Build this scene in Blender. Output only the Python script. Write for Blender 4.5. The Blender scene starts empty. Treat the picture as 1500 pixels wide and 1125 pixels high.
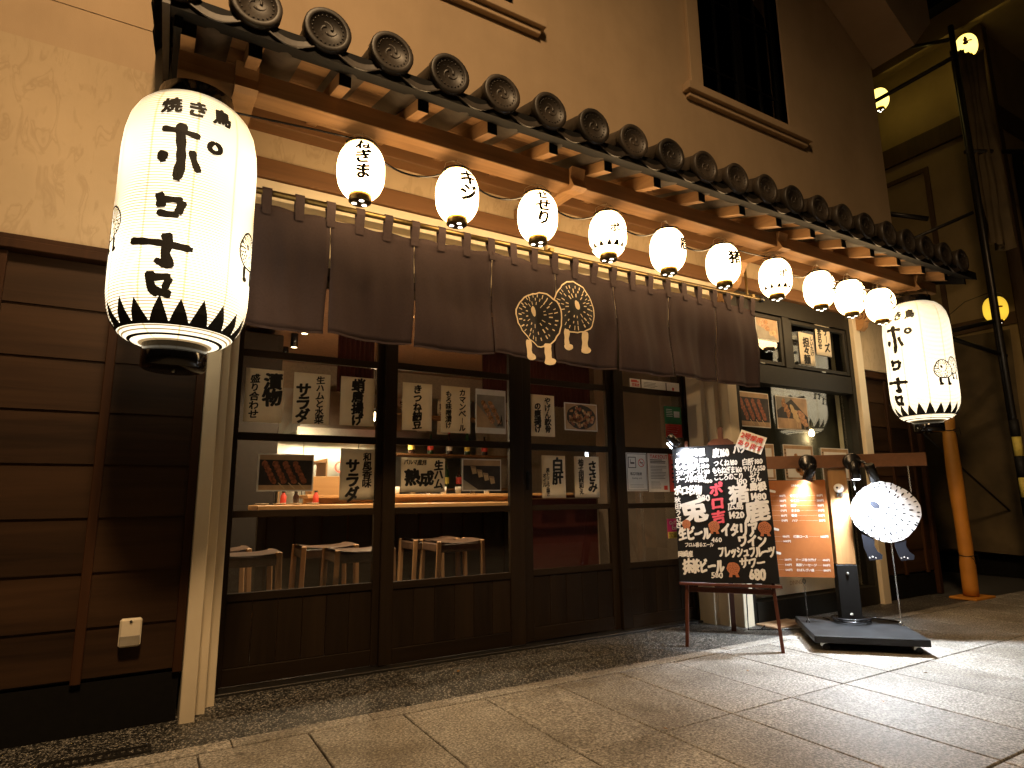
import bpy, math, random
from mathutils import Vector, Matrix
R = math.radians
random.seed(7)
sc = bpy.context.scene
# ------------------------------------------------------------------ camera
cam_d = bpy.data.cameras.new('camera'); cam = bpy.data.objects.new('camera', cam_d)
sc.collection.objects.link(cam); sc.camera = cam
cam_d.sensor_width = 36.0; cam_d.lens = 905.2 / 1500 * 36.0
cam_d.clip_start = 0.05; cam_d.clip_end = 500
cam.location = (0, 0, 1.0)
cam.rotation_euler = (R(100.48), R(0.662), R(-30.32))
# ------------------------------------------------------------------ world: night sky
w = bpy.data.worlds.new('World'); sc.world = w; w.use_nodes = True
wn = w.node_tree; bg = wn.nodes['Background']
sky = wn.nodes.new('ShaderNodeTexSky'); sky.sky_type = 'NISHITA'; sky.sun_disc = False
sky.sun_elevation = R(-4); sky.sun_rotation = R(200)
wn.links.new(sky.outputs[0], bg.inputs[0]); bg.inputs[1].default_value = 0.004
sc.view_settings.view_transform = 'Standard'; sc.view_settings.look = 'None'
sc.view_settings.exposure = 0.0; sc.view_settings.gamma = 1.0
sc.cycles.max_bounces = 8; sc.cycles.transparent_max_bounces = 12
sc.cycles.sample_clamp_indirect = 4.0
sc.cycles.use_denoising = True
sc.cycles.caustics_reflective = False; sc.cycles.caustics_refractive = False

# ------------------------------------------------------------------ materials
MAT = {}
def nmat(name):
    m = bpy.data.materials.new(name); m.use_nodes = True
    nt = m.node_tree; b = nt.nodes['Principled BSDF']; MAT[name] = m
    return m, nt, b
def N(nt, t, **kw):
    n = nt.nodes.new(t)
    for k, v in kw.items():
        if k in ('operation', 'blend_type', 'data_type', 'feature', 'wave_type', 'bands_direction', 'noise_dimensions', 'distance'): setattr(n, k, v)
        else: n.inputs[k].default_value = v
    return n
def ramp(nt, fac, stops):
    r = nt.nodes.new('ShaderNodeValToRGB'); e = r.color_ramp.elements
    e[0].position, e[0].color = stops[0][0], (*stops[0][1], 1)
    e[1].position, e[1].color = stops[-1][0], (*stops[-1][1], 1)
    for p, c in stops[1:-1]:
        x = e.new(p); x.color = (*c, 1)
    nt.links.new(fac, r.inputs[0]); return r
def coords(nt, scale, kind='Object'):
    tc = nt.nodes.new('ShaderNodeTexCoord'); mp = nt.nodes.new('ShaderNodeMapping')
    mp.inputs['Scale'].default_value = scale
    nt.links.new(tc.outputs[kind], mp.inputs[0]); return mp
def bump(nt, b, h, strength=.3, dist=.002):
    n = N(nt, 'ShaderNodeBump', Strength=strength, Distance=dist)
    nt.links.new(h, n.inputs['Height']); nt.links.new(n.outputs[0], b.inputs['Normal'])
def plain(name, col, rough=.6, metal=0, noise=.12, sc_=30, bmp=0, spec=.5):
    m, nt, b = nmat(name)
    mp = coords(nt, (sc_,) * 3); n = N(nt, 'ShaderNodeTexNoise', Scale=1.0, Detail=4.0)
    nt.links.new(mp.outputs[0], n.inputs['Vector'])
    lo = tuple(c * (1 - noise) for c in col); hi = tuple(min(1, c * (1 + noise)) for c in col)
    r = ramp(nt, n.outputs[0], [(.3, lo), (.7, hi)])
    nt.links.new(r.outputs[0], b.inputs['Base Color'])
    b.inputs['Roughness'].default_value = rough; b.inputs['Metallic'].default_value = metal
    b.inputs['Specular IOR Level'].default_value = spec
    if bmp: bump(nt, b, n.outputs[0], bmp, .003)
    return m
def wood(name, dark, light, axis='x', rough=.55, freq=1.0, var=.3, spec=.4):
    m, nt, b = nmat(name)
    s = {'x': (1.3, 22, 22), 'y': (22, 1.3, 22), 'z': (22, 22, 1.3)}[axis]
    mp = coords(nt, tuple(q * freq for q in s))
    oi = nt.nodes.new('ShaderNodeObjectInfo')
    off = N(nt, 'ShaderNodeVectorMath', operation='ADD')
    sc3 = N(nt, 'ShaderNodeMath', operation='MULTIPLY'); sc3.inputs[1].default_value = 37.0
    nt.links.new(oi.outputs['Random'], sc3.inputs[0])
    nt.links.new(mp.outputs[0], off.inputs[0]); nt.links.new(sc3.outputs[0], off.inputs[1])
    n = N(nt, 'ShaderNodeTexNoise', Scale=1.0, Detail=6.0, Roughness=.62, Distortion=.6)
    nt.links.new(off.outputs[0], n.inputs['Vector'])
    n2 = N(nt, 'ShaderNodeTexNoise', Scale=.12, Detail=2.0)
    nt.links.new(off.outputs[0], n2.inputs['Vector'])
    mx = N(nt, 'ShaderNodeMath', operation='MULTIPLY_ADD'); mx.inputs[1].default_value = .7
    nt.links.new(n2.outputs[0], mx.inputs[0])
    h = N(nt, 'ShaderNodeMath', operation='MULTIPLY'); h.inputs[1].default_value = .45
    nt.links.new(n.outputs[0], h.inputs[0]); nt.links.new(h.outputs[0], mx.inputs[2])
    r = ramp(nt, mx.outputs[0], [(.36, dark), (.72, light)])
    vv = N(nt, 'ShaderNodeMath', operation='MULTIPLY_ADD'); vv.inputs[1].default_value = var; vv.inputs[2].default_value = 1 - var / 2
    nt.links.new(oi.outputs['Random'], vv.inputs[0])
    hs = nt.nodes.new('ShaderNodeHueSaturation'); nt.links.new(vv.outputs[0], hs.inputs['Value']); nt.links.new(r.outputs[0], hs.inputs['Color'])
    nt.links.new(hs.outputs[0], b.inputs['Base Color'])
    b.inputs['Roughness'].default_value = rough; b.inputs['Specular IOR Level'].default_value = spec
    bump(nt, b, n.outputs[0], .25, .0015)
    return m
wood('siding_wood', (.010, .0052, .0026), (.054, .027, .0122), 'x', spec=.15)
wood('eave_wood', (.15, .075, .03), (.36, .2, .085), 'x', .6)
wood('eave_wood_y', (.15, .075, .03), (.36, .2, .085), 'y', .6)
wood('beam_wood', (.11, .05, .018), (.22, .105, .04), 'x', .6)
wood('batten_wood', (.018, .007, .003), (.055, .023, .009), 'z', spec=.15)
wood('door_wood', (.009, .0056, .003), (.026, .016, .0085), 'z', .55, spec=.12)
wood('door_wood_x', (.009, .0056, .003), (.026, .016, .0085), 'x', .55, spec=.12)
wood('stand_wood', (.26, .13, .05), (.5, .29, .12), 'z', .45)
wood('stand_wood_arm', (.10, .045, .02), (.2, .09, .04), 'x', .5)
wood('easel_wood', (.05, .014, .007), (.12, .032, .014), 'z', .4)
wood('counter_wood', (.3, .17, .07), (.55, .34, .16), 'x', .35)
wood('stool_wood', (.28, .15, .065), (.5, .29, .14), 'z', .45)
wood('mat_wood', (.25, .16, .09), (.42, .28, .16), 'x', .7)
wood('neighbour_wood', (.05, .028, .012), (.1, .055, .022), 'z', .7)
plain('black_paint', (.004, .0035, .003), .7, bmp=.1, spec=.2)
plain('frame_black', (.016, .014, .010), .5, bmp=.05, spec=.25)
plain('black_plastic', (.008, .008, .009), .25, noise=.05)
plain('gold_metal', (.16, .11, .04), .35, .9, noise=.2)
plain('steel', (.5, .5, .46), .28, 1.0, noise=.15, sc_=6)
plain('dark_steel', (.06, .055, .05), .4, .8)
plain('lacquer', (.006, .005, .005), .12, noise=.05)
plain('ink', (.006, .005, .004), .7)
def thin_paper(name, col, f):
    m = plain(name, col, .7, noise=.05, sc_=12); nt = m.node_tree; b = nt.nodes['Principled BSDF']; out = [n for n in nt.nodes if n.type == 'OUTPUT_MATERIAL'][0]
    t = nt.nodes.new('ShaderNodeBsdfTranslucent'); t.inputs[0].default_value = (*col, 1); mx = nt.nodes.new('ShaderNodeMixShader'); mx.inputs[0].default_value = f
    nt.links.new(b.outputs[0], mx.inputs[1]); nt.links.new(t.outputs[0], mx.inputs[2]); nt.links.new(mx.outputs[0], out.inputs[0])
thin_paper('paper', (.88, .79, .62), .2)
plain('white_paper', (.78, .76, .72), .6, noise=.04)
plain('white_print', (.8, .78, .74), .6, noise=.03)
plain('pink_print', (.75, .08, .12), .6)
plain('orange_print', (.45, .14, .05), .6)
plain('red_print', (.6, .06, .04), .6)
plain('green_print', (.04, .22, .09), .6)
plain('magenta_print', (.6, .03, .2), .6)
plain('yellow_print', (.75, .6, .12), .6)
plain('board_black', (.006, .006, .007), .55, spec=.2, noise=.3, sc_=4)
plain('menu_orange', (.33, .11, .028), .42, noise=.05)
plain('print_brown', (.008, .005, .004), .8)
plain('cream_print', (.72, .58, .38), .8, noise=.05)
plain('meat', (.3, .1, .045), .5, noise=.6, sc_=60)
plain('meat_pale', (.55, .3, .16), .5, noise=.5, sc_=60)
plain('fried', (.42, .2, .07), .5, noise=.7, sc_=90)
plain('photo_dark', (.03, .022, .018), .5, noise=.6, sc_=10)
plain('photo_warm', (.45, .3, .17), .5, noise=.3, sc_=8)
plain('photo_grey', (.28, .25, .2), .5, noise=.3, sc_=8)
plain('skewer', (.65, .48, .26), .6)
plain('leather', (.085, .05, .033), .35, noise=.3, sc_=20, bmp=.1)
plain('room_wall', (.40, .31, .22), .8)
plain('room_dark', (.022, .016, .012), .7)
plain('curtain_red', (.07, .008, .006), .8)
plain('ceiling', (.22, .13, .08), .8)
plain('window_grey', (.10, .095, .075), .8, noise=.35, sc_=4)
plain('partition_brown', (.075, .052, .034), .8, noise=.3, sc_=3)
plain('tarp', (.1, .07, .03), .75, noise=.4, sc_=3)
plain('yellow_cover', (.52, .21, .025), .55, noise=.12, sc_=5, bmp=.3)
plain('rubber', (.01, .01, .01), .6)
plain('nailed_steel', (.55, .52, .45), .3, .9)
plain('concrete_base', (.007, .0065, .006), .8, bmp=.2, spec=.1)
plain('asphalt', (.045, .043, .04), .9, bmp=.4, sc_=80)
plain('mortar', (.055, .047, .038), .9)
plain('leaf', (.35, .16, .02), .7)
plain('platform_black', (.013, .0135, .0145), .45, noise=.5, sc_=9, bmp=.1, spec=.25)
plain('window_black', (.004, .004, .004), .3)
plain('bottle_green', (.02, .05, .02), .1)
plain('bottle_dark', (.03, .015, .01), .1)
plain('logo_dark', (.008, .0095, .016), .5)
plain('hang_white', (.8, .8, .82), .5, noise=.03)
def plaster(name, col, dirt=.25, patt=0):
    m, nt, b = nmat(name)
    mp = coords(nt, (1, 1, 1))
    n = N(nt, 'ShaderNodeTexNoise', Scale=1.3, Detail=5.0, Roughness=.6); nt.links.new(mp.outputs[0], n.inputs['Vector'])
    n2 = N(nt, 'ShaderNodeTexNoise', Scale=150.0, Detail=3.0); nt.links.new(mp.outputs[0], n2.inputs['Vector'])
    lo = tuple(c * (1 - dirt) for c in col)
    r = ramp(nt, n.outputs[0], [(.3, lo), (.62, col)])
    ms = coords(nt, (2.2, 1, .45)); n4 = N(nt, 'ShaderNodeTexNoise', Scale=1.0, Detail=6.0, Roughness=.7); nt.links.new(ms.outputs[0], n4.inputs['Vector'])
    r4 = ramp(nt, n4.outputs[0], [(.3, (.84, .82, .78)), (.6, (1, 1, 1))])
    m4 = nt.nodes.new('ShaderNodeMix'); m4.data_type = 'RGBA'; m4.blend_type = 'MULTIPLY'; m4.inputs[0].default_value = .5
    nt.links.new(r.outputs[0], m4.inputs[6]); nt.links.new(r4.outputs[0], m4.inputs[7])
    src = m4.outputs[2]
    if patt:   # faint fern-like trowel marks
        mq = coords(nt, (9, 1, 3.2)); mq.inputs['Rotation'].default_value = (0, R(28), 0)
        n3 = N(nt, 'ShaderNodeTexNoise', Scale=1.6, Detail=3.0, Distortion=1.4); nt.links.new(mq.outputs[0], n3.inputs['Vector'])
        r3 = ramp(nt, n3.outputs[0], [(.50, (1, 1, 1)), (.60, (1 - patt, 1 - patt * 1.15, 1 - patt * 1.3)), (.66, (1, 1, 1))])
        mx = nt.nodes.new('ShaderNodeMix'); mx.data_type = 'RGBA'; mx.blend_type = 'MULTIPLY'; mx.inputs[0].default_value = 1
        nt.links.new(src, mx.inputs[6]); nt.links.new(r3.outputs[0], mx.inputs[7]); src = mx.outputs[2]
    nt.links.new(src, b.inputs['Base Color']); b.inputs['Roughness'].default_value = .85
    bump(nt, b, n2.outputs[0], .25, .002)
plaster('plaster', (.60, .46, .29), .18, .13)
plaster('upper_plaster', (.55, .40, .25), .15)
plaster('white_painted', (.74, .64, .47), .14)
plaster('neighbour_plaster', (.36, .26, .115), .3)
def granite():
    m, nt, b = nmat('granite')
    mp = coords(nt, (1, 1, 1)); oi = nt.nodes.new('ShaderNodeObjectInfo')
    ad = N(nt, 'ShaderNodeVectorMath', operation='ADD'); k = N(nt, 'ShaderNodeMath', operation='MULTIPLY'); k.inputs[1].default_value = 19.3
    nt.links.new(oi.outputs['Random'], k.inputs[0]); nt.links.new(k.outputs[0], ad.inputs[1]); nt.links.new(mp.outputs[0], ad.inputs[0])
    n = N(nt, 'ShaderNodeTexNoise', Scale=95.0, Detail=3.0, Roughness=.75); nt.links.new(ad.outputs[0], n.inputs['Vector'])
    v = N(nt, 'ShaderNodeTexVoronoi', Scale=75.0); nt.links.new(ad.outputs[0], v.inputs['Vector'])
    n2 = N(nt, 'ShaderNodeTexNoise', Scale=3.0, Detail=4.0); nt.links.new(ad.outputs[0], n2.inputs['Vector'])
    r = ramp(nt, n.outputs[0], [(.36, (.10, .094, .085)), (.5, (.29, .28, .262)), (.64, (.56, .545, .52))])
    r2 = ramp(nt, v.outputs['Color'], [(.0, (.62, .6, .58)), (.5, (.95, .94, .92)), (1.0, (1.15, 1.12, 1.08))])
    r3 = ramp(nt, n2.outputs[0], [(.3, (.72, .7, .67)), (.6, (1, 1, 1))])
    mx = nt.nodes.new('ShaderNodeMix'); mx.data_type = 'RGBA'; mx.blend_type = 'MULTIPLY'; mx.inputs[0].default_value = 1
    nt.links.new(r.outputs[0], mx.inputs[6]); nt.links.new(r2.outputs[0], mx.inputs[7])
    my = nt.nodes.new('ShaderNodeMix'); my.data_type = 'RGBA'; my.blend_type = 'MULTIPLY'; my.inputs[0].default_value = 1
    nt.links.new(mx.outputs[2], my.inputs[6]); nt.links.new(r3.outputs[0], my.inputs[7])
    hs = nt.nodes.new('ShaderNodeHueSaturation'); vv = N(nt, 'ShaderNodeMath', operation='MULTIPLY_ADD'); vv.inputs[1].default_value = .22; vv.inputs[2].default_value = .9
    nt.links.new(oi.outputs['Random'], vv.inputs[0]); nt.links.new(vv.outputs[0], hs.inputs['Value']); nt.links.new(my.outputs[2], hs.inputs['Color'])
    ge = nt.nodes.new('ShaderNodeNewGeometry')
    s1 = N(nt, 'ShaderNodeTexNoise', Scale=1.1, Detail=6.0, Roughness=.65, Distortion=.5); nt.links.new(ge.outputs['Position'], s1.inputs['Vector'])
    q1 = ramp(nt, s1.outputs[0], [(.36, (.66, .62, .56)), (.5, (.95, .94, .92)), (.62, (1.06, 1.05, 1.03))])
    s2 = N(nt, 'ShaderNodeTexVoronoi', Scale=3.2); nt.links.new(ge.outputs['Position'], s2.inputs['Vector'])
    q2 = ramp(nt, s2.outputs['Distance'], [(.045, (.45, .42, .40)), (.07, (1, 1, 1))])
    a1 = nt.nodes.new('ShaderNodeMix'); a1.data_type = 'RGBA'; a1.blend_type = 'MULTIPLY'; a1.inputs[0].default_value = 1
    a2 = nt.nodes.new('ShaderNodeMix'); a2.data_type = 'RGBA'; a2.blend_type = 'MULTIPLY'; a2.inputs[0].default_value = 1
    nt.links.new(hs.outputs[0], a1.inputs[6]); nt.links.new(q1.outputs[0], a1.inputs[7]); nt.links.new(a1.outputs[2], a2.inputs[6]); nt.links.new(q2.outputs[0], a2.inputs[7])
    nt.links.new(a2.outputs[2], b.inputs['Base Color']); b.inputs['Roughness'].default_value = .62
    bump(nt, b, n.outputs[0], .5, .003)
granite()
def pebbles():
    m, nt, b = nmat('washed_gravel')
    mp = coords(nt, (1, 1, 1))
    v = N(nt, 'ShaderNodeTexVoronoi', Scale=115.0); nt.links.new(mp.outputs[0], v.inputs['Vector'])
    r = ramp(nt, v.outputs['Color'], [(.2, (.015, .014, .013)), (.45, (.08, .075, .066)), (.62, (.3, .28, .24)), (.8, (.6, .56, .5))])
    d = ramp(nt, v.outputs['Distance'], [(.0, (1, 1, 1)), (.55, (.15, .15, .15))])
    mx = nt.nodes.new('ShaderNodeMix'); mx.data_type = 'RGBA'; mx.blend_type = 'MULTIPLY'; mx.inputs[0].default_value = 1
    nt.links.new(r.outputs[0], mx.inputs[6]); nt.links.new(d.outputs[0], mx.inputs[7])
    nt.links.new(mx.outputs[2], b.inputs['Base Color']); b.inputs['Roughness'].default_value = .5
    iv = N(nt, 'ShaderNodeMath', operation='MULTIPLY'); iv.inputs[1].default_value = -1
    nt.links.new(v.outputs['Distance'], iv.inputs[0]); bump(nt, b, iv.outputs[0], .6, .004)
pebbles()
def cloth():
    m, nt, b = nmat('noren_cloth')
    mp = coords(nt, (1, 1, 1))
    a = N(nt, 'ShaderNodeTexWave', Scale=140.0, Distortion=1.5, Detail=2.0); a.bands_direction = 'X'; nt.links.new(mp.outputs[0], a.inputs['Vector'])
    n = N(nt, 'ShaderNodeTexNoise', Scale=90.0, Detail=4.0); nt.links.new(mp.outputs[0], n.inputs['Vector'])
    ad = N(nt, 'ShaderNodeMath', operation='ADD'); nt.links.new(a.outputs[1], ad.inputs[0]); nt.links.new(n.outputs[0], ad.inputs[1])
    r = ramp(nt, ad.outputs[0], [(.4, (.026, .0178, .0178)), (1.0, (.046, .032, .032))])
    nt.links.new(r.outputs[0], b.inputs['Base Color']); b.inputs['Roughness'].default_value = .75
    b.inputs['Sheen Weight'].default_value = .0; b.inputs['Specular IOR Level'].default_value = .08
    bump(nt, b, n.outputs[0], .3, .001)
cloth()
def tilemat():
    m, nt, b = nmat('roof_tile')
    mp = coords(nt, (1, 1, 1))
    n = N(nt, 'ShaderNodeTexNoise', Scale=14.0, Detail=5.0); nt.links.new(mp.outputs[0], n.inputs['Vector'])
    r = ramp(nt, n.outputs[0], [(.3, (.017, .013, .0095)), (.7, (.046, .035, .0255))])
    oi = nt.nodes.new('ShaderNodeObjectInfo'); vv = N(nt, 'ShaderNodeMath', operation='MULTIPLY_ADD'); vv.inputs[1].default_value = .9; vv.inputs[2].default_value = .65
    hs = nt.nodes.new('ShaderNodeHueSaturation'); nt.links.new(oi.outputs['Random'], vv.inputs[0]); nt.links.new(vv.outputs[0], hs.inputs['Value']); nt.links.new(r.outputs[0], hs.inputs['Color'])
    nt.links.new(hs.outputs[0], b.inputs['Base Color']); b.inputs['Roughness'].default_value = .5
    bump(nt, b, n.outputs[0], .2, .002)
tilemat()
def glass(name, tint=(.93, .93, .91), k=1.1, rough=0.0):
    m = bpy.data.materials.new(name); m.use_nodes = True; nt = m.node_tree; MAT[name] = m
    for n in list(nt.nodes):
        if n.type == 'BSDF_PRINCIPLED': nt.nodes.remove(n)
    out = [n for n in nt.nodes if n.type == 'OUTPUT_MATERIAL'][0]
    t = nt.nodes.new('ShaderNodeBsdfTransparent'); t.inputs[0].default_value = (*tint, 1)
    g = nt.nodes.new('ShaderNodeBsdfGlossy'); g.inputs['Roughness'].default_value = rough; g.inputs[0].default_value = (.95, .95, .95, 1)
    f = nt.nodes.new('ShaderNodeLayerWeight'); f.inputs[0].default_value = .5      # Schlick: works for both faces of a pane
    pw = N(nt, 'ShaderNodeMath', operation='POWER'); pw.inputs[1].default_value = 5.0; nt.links.new(f.outputs['Facing'], pw.inputs[0])
    mu = N(nt, 'ShaderNodeMath', operation='MULTIPLY_ADD'); mu.inputs[1].default_value = .96 * k; mu.inputs[2].default_value = .04 * k; mu.use_clamp = True
    mx = nt.nodes.new('ShaderNodeMixShader')
    nt.links.new(pw.outputs[0], mu.inputs[0]); nt.links.new(mu.outputs[0], mx.inputs[0])
    nt.links.new(t.outputs[0], mx.inputs[1]); nt.links.new(g.outputs[0], mx.inputs[2]); nt.links.new(mx.outputs[0], out.inputs[0])
glass('glass'); glass('shop_glass', (.85, .87, .83), 2.0); glass('night_glass', (.25, .25, .25), 1.2)
def emis(name, col, s):
    m, nt, b = nmat(name)
    b.inputs['Base Color'].default_value = (*[min(.8, c) for c in col], 1)
    b.inputs['Emission Color'].default_value = (*col, 1); b.inputs['Emission Strength'].default_value = s
    return m, nt, b
def paper_lamp(name, col, s, z0, z1, lo, hi, ribs):
    """lit lantern paper: brighter round the bulb, thin darker line at every bamboo hoop"""
    m, nt, b = emis(name, col, s)
    tc = nt.nodes.new('ShaderNodeTexCoord'); sp = nt.nodes.new('ShaderNodeSeparateXYZ'); nt.links.new(tc.outputs['Object'], sp.inputs[0])
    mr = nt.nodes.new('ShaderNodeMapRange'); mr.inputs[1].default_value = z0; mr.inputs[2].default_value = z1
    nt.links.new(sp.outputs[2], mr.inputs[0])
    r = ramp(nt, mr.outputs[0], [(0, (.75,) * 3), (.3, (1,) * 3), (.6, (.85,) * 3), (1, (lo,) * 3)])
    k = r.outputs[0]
    if ribs:
        q = N(nt, 'ShaderNodeMath', operation='MULTIPLY'); q.inputs[1].default_value = 1 / ribs; nt.links.new(sp.outputs[2], q.inputs[0])
        fr = N(nt, 'ShaderNodeMath', operation='FRACT'); nt.links.new(q.outputs[0], fr.inputs[0])
        rr = ramp(nt, fr.outputs[0], [(0, (1, 1, 1)), (.60, (1, 1, 1)), (.68, (.2, .155, .105)), (.93, (.2, .155, .105)), (1, (1, 1, 1))])
        # vertical seams of the pasted paper strips
        at = N(nt, 'ShaderNodeMath', operation='ARCTAN2'); nt.links.new(sp.outputs[0], at.inputs[0]); nt.links.new(sp.outputs[1], at.inputs[1])
        a2 = N(nt, 'ShaderNodeMath', operation='MULTIPLY'); a2.inputs[1].default_value = 10 / (2 * math.pi); nt.links.new(at.outputs[0], a2.inputs[0])
        a3 = N(nt, 'ShaderNodeMath', operation='FRACT'); nt.links.new(a2.outputs[0], a3.inputs[0])
        rs = ramp(nt, a3.outputs[0], [(0, (1, 1, 1)), (.93, (1, 1, 1)), (.95, (.72, .62, .42)), (.975, (.72, .62, .42)), (1, (1, 1, 1))])
        m1 = nt.nodes.new('ShaderNodeMix'); m1.data_type = 'RGBA'; m1.blend_type = 'MULTIPLY'; m1.inputs[0].default_value = 1
        nt.links.new(rr.outputs[0], m1.inputs[6]); nt.links.new(rs.outputs[0], m1.inputs[7])
        m2 = nt.nodes.new('ShaderNodeMix'); m2.data_type = 'RGBA'; m2.blend_type = 'MULTIPLY'; m2.inputs[0].default_value = 1
        nt.links.new(m1.outputs[2], m2.inputs[6]); nt.links.new(k, m2.inputs[7]); k = m2.outputs[2]
    m3 = nt.nodes.new('ShaderNodeMix'); m3.data_type = 'RGBA'; m3.blend_type = 'MULTIPLY'; m3.inputs[0].default_value = 1
    m3.inputs[6].default_value = (*col, 1); nt.links.new(k, m3.inputs[7])
    nt.links.new(m3.outputs[2], b.inputs['Emission Color'])
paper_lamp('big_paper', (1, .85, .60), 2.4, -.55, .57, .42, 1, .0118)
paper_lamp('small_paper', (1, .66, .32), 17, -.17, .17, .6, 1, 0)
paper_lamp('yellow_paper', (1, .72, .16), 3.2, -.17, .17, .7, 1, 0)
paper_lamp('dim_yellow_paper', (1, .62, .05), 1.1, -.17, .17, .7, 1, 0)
emis('lamp_hole', (1, .9, .7), 6); emis('led', (.85, .93, 1), 60); emis('bulb', (1, .72, .4), 25); emis('bulb_dim', (1, .72, .4), 2.0); emis('neon', (1, .12, .08), 1.4)
emis('monitor', (.85, .85, .8), .35)

# ------------------------------------------------------------------ mesh building
class M:
    def __init__(s): s.v = []; s.f = []; s.mi = []; s.sm = []
    def add(s, vs, fs, mi=0, smooth=False, mat=None):
        o = len(s.v)
        s.v += [tuple(mat @ Vector(p)) if mat else tuple(p) for p in vs]
        s.f += [tuple(o + i for i in f) for f in fs]; s.mi += [mi] * len(fs); s.sm += [smooth] * len(fs)
        return s
    def box(s, x0, x1, y0, y1, z0, z1, c=0.0, mi=0, mat=None):
        if c <= 0:
            v = [(x, y, z) for x in (x0, x1) for y in (y0, y1) for z in (z0, z1)]
            return s.add(v, [(0, 1, 3, 2), (4, 6, 7, 5), (0, 4, 5, 1), (2, 3, 7, 6), (0, 2, 6, 4), (1, 5, 7, 3)], mi, False, mat)
        c = min(c, abs(x1 - x0) * .45, abs(y1 - y0) * .45, abs(z1 - z0) * .45)
        v = []; idx = {}
        X = (x0, x1); Y = (y0, y1); Z = (z0, z1); sg = (1, -1)
        for i in (0, 1):
            for j in (0, 1):
                for k in (0, 1):
                    a = (X[i], Y[j], Z[k]); d = (sg[i] * c, sg[j] * c, sg[k] * c)
                    for ax in range(3):   # vertex lying on the face normal to ax
                        p = [a[q] + (d[q] if q != ax else 0) for q in range(3)]
                        idx[(i, j, k, ax)] = len(v); v.append(tuple(p))
        f = []
        for ax in range(3):
            for s_ in (0, 1):
                o = [(0, 0), (1, 0), (1, 1), (0, 1)]
                q = []
                for a_, b_ in o:
                    ijk = [0, 0, 0]; ijk[ax] = s_; ijk[(ax + 1) % 3] = a_; ijk[(ax + 2) % 3] = b_
                    q.append(idx[(*ijk, ax)])
                f.append(tuple(q if s_ else q[::-1]))
        for ax in range(3):
            b_, c_ = (ax + 1) % 3, (ax + 2) % 3
            for sb in (0, 1):
                for sc_ in (0, 1):
                    e = []
                    for t in (0, 1):
                        ijk = [0, 0, 0]; ijk[ax] = t; ijk[b_] = sb; ijk[c_] = sc_; e.append(ijk)
                    q = [idx[(*e[0], b_)], idx[(*e[1], b_)], idx[(*e[1], c_)], idx[(*e[0], c_)]]
                    f.append(tuple(q if sb ^ sc_ else q[::-1]))
        for i in (0, 1):
            for j in (0, 1):
                for k in (0, 1):
                    q = [idx[(i, j, k, 0)], idx[(i, j, k, 1)], idx[(i, j, k, 2)]]
                    f.append(tuple(q if (i + j + k) % 2 else q[::-1]))
        return s.add(v, f, mi, False, mat)
    def bar(s, a, b, w, h, c=0, mi=0, up=(0, 0, 1)):
        """box from a to b, w wide, h high"""
        a = Vector(a); b = Vector(b); d = b - a; L = d.length; d.normalize()
        u = Vector(up); x = d.cross(u)
        if x.length < 1e-4: x = Vector((1, 0, 0))
        x.normalize(); u = x.cross(d)
        m = Matrix(((x[0], d[0], u[0], a[0]), (x[1], d[1], u[1], a[1]), (x[2], d[2], u[2], a[2]), (0, 0, 0, 1)))
        return s.box(-w / 2, w / 2, 0, L, -h / 2, h / 2, c, mi, m)
    def tube(s, pts, r, n=8, mi=0, cap=True, closed=False):
        pts = [Vector(p) for p in pts]; K = len(pts); vs = []; fs = []
        rr = r if isinstance(r, (list, tuple)) else [r] * K
        prev = None
        for i, p in enumerate(pts):
            if closed: d = pts[(i + 1) % K] - pts[i - 1]
            else: d = pts[min(i + 1, K - 1)] - pts[max(i - 1, 0)]
            d.normalize()
            if prev is None:
                a = Vector((0, 0, 1)) if abs(d.z) < .9 else Vector((1, 0, 0)); x = d.cross(a).normalized()
            else: x = (prev - d * prev.dot(d)).normalized()
            prev = x; y = d.cross(x)
            for k in range(n):
                t = 2 * math.pi * k / n; vs.append(p + (x * math.cos(t) + y * math.sin(t)) * rr[i])
        for i in range(K if closed else K - 1):
            j = (i + 1) % K
            for k in range(n):
                k2 = (k + 1) % n; fs.append((i * n + k, i * n + k2, j * n + k2, j * n + k))
        if cap and not closed: fs += [tuple(range(n))[::-1], tuple((K - 1) * n + k for k in range(n))]
        return s.add(vs, fs, mi, True)
    def lathe(s, prof, n=24, mi=0, c=(0, 0, 0), cap=True, smooth=True, mat=None):
        vs = []; fs = []
        for r_, z in prof:
            for k in range(n):
                t = 2 * math.pi * k / n; vs.append((c[0] + r_ * math.sin(t), c[1] - r_ * math.cos(t), c[2] + z))
        for i in range(len(prof) - 1):
            for k in range(n):
                k2 = (k + 1) % n; fs.append((i * n + k, i * n + k2, (i + 1) * n + k2, (i + 1) * n + k))
        if cap: fs += [tuple(range(n))[::-1], tuple((len(prof) - 1) * n + k for k in range(n))]
        return s.add(vs, fs, mi, smooth, mat)
    def prism(s, poly, axis, a, b, mi=0, mat=None):
        """poly: 2D outline; axis 'x': (y,z) extruded in x from a to b; 'y': (x,z); 'z': (x,y)"""
        def P(p, t): return (t, p[0], p[1]) if axis == 'x' else (p[0], t, p[1]) if axis == 'y' else (p[0], p[1], t)
        n = len(poly); vs = [P(p, a) for p in poly] + [P(p, b) for p in poly]
        fs = [tuple(range(n)), tuple(range(n, 2 * n))[::-1]] + [(i, i + n, (i + 1) % n + n, (i + 1) % n) for i in range(n)]
        return s.add(vs, fs, mi, False, mat)
COL = sc.collection
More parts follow.
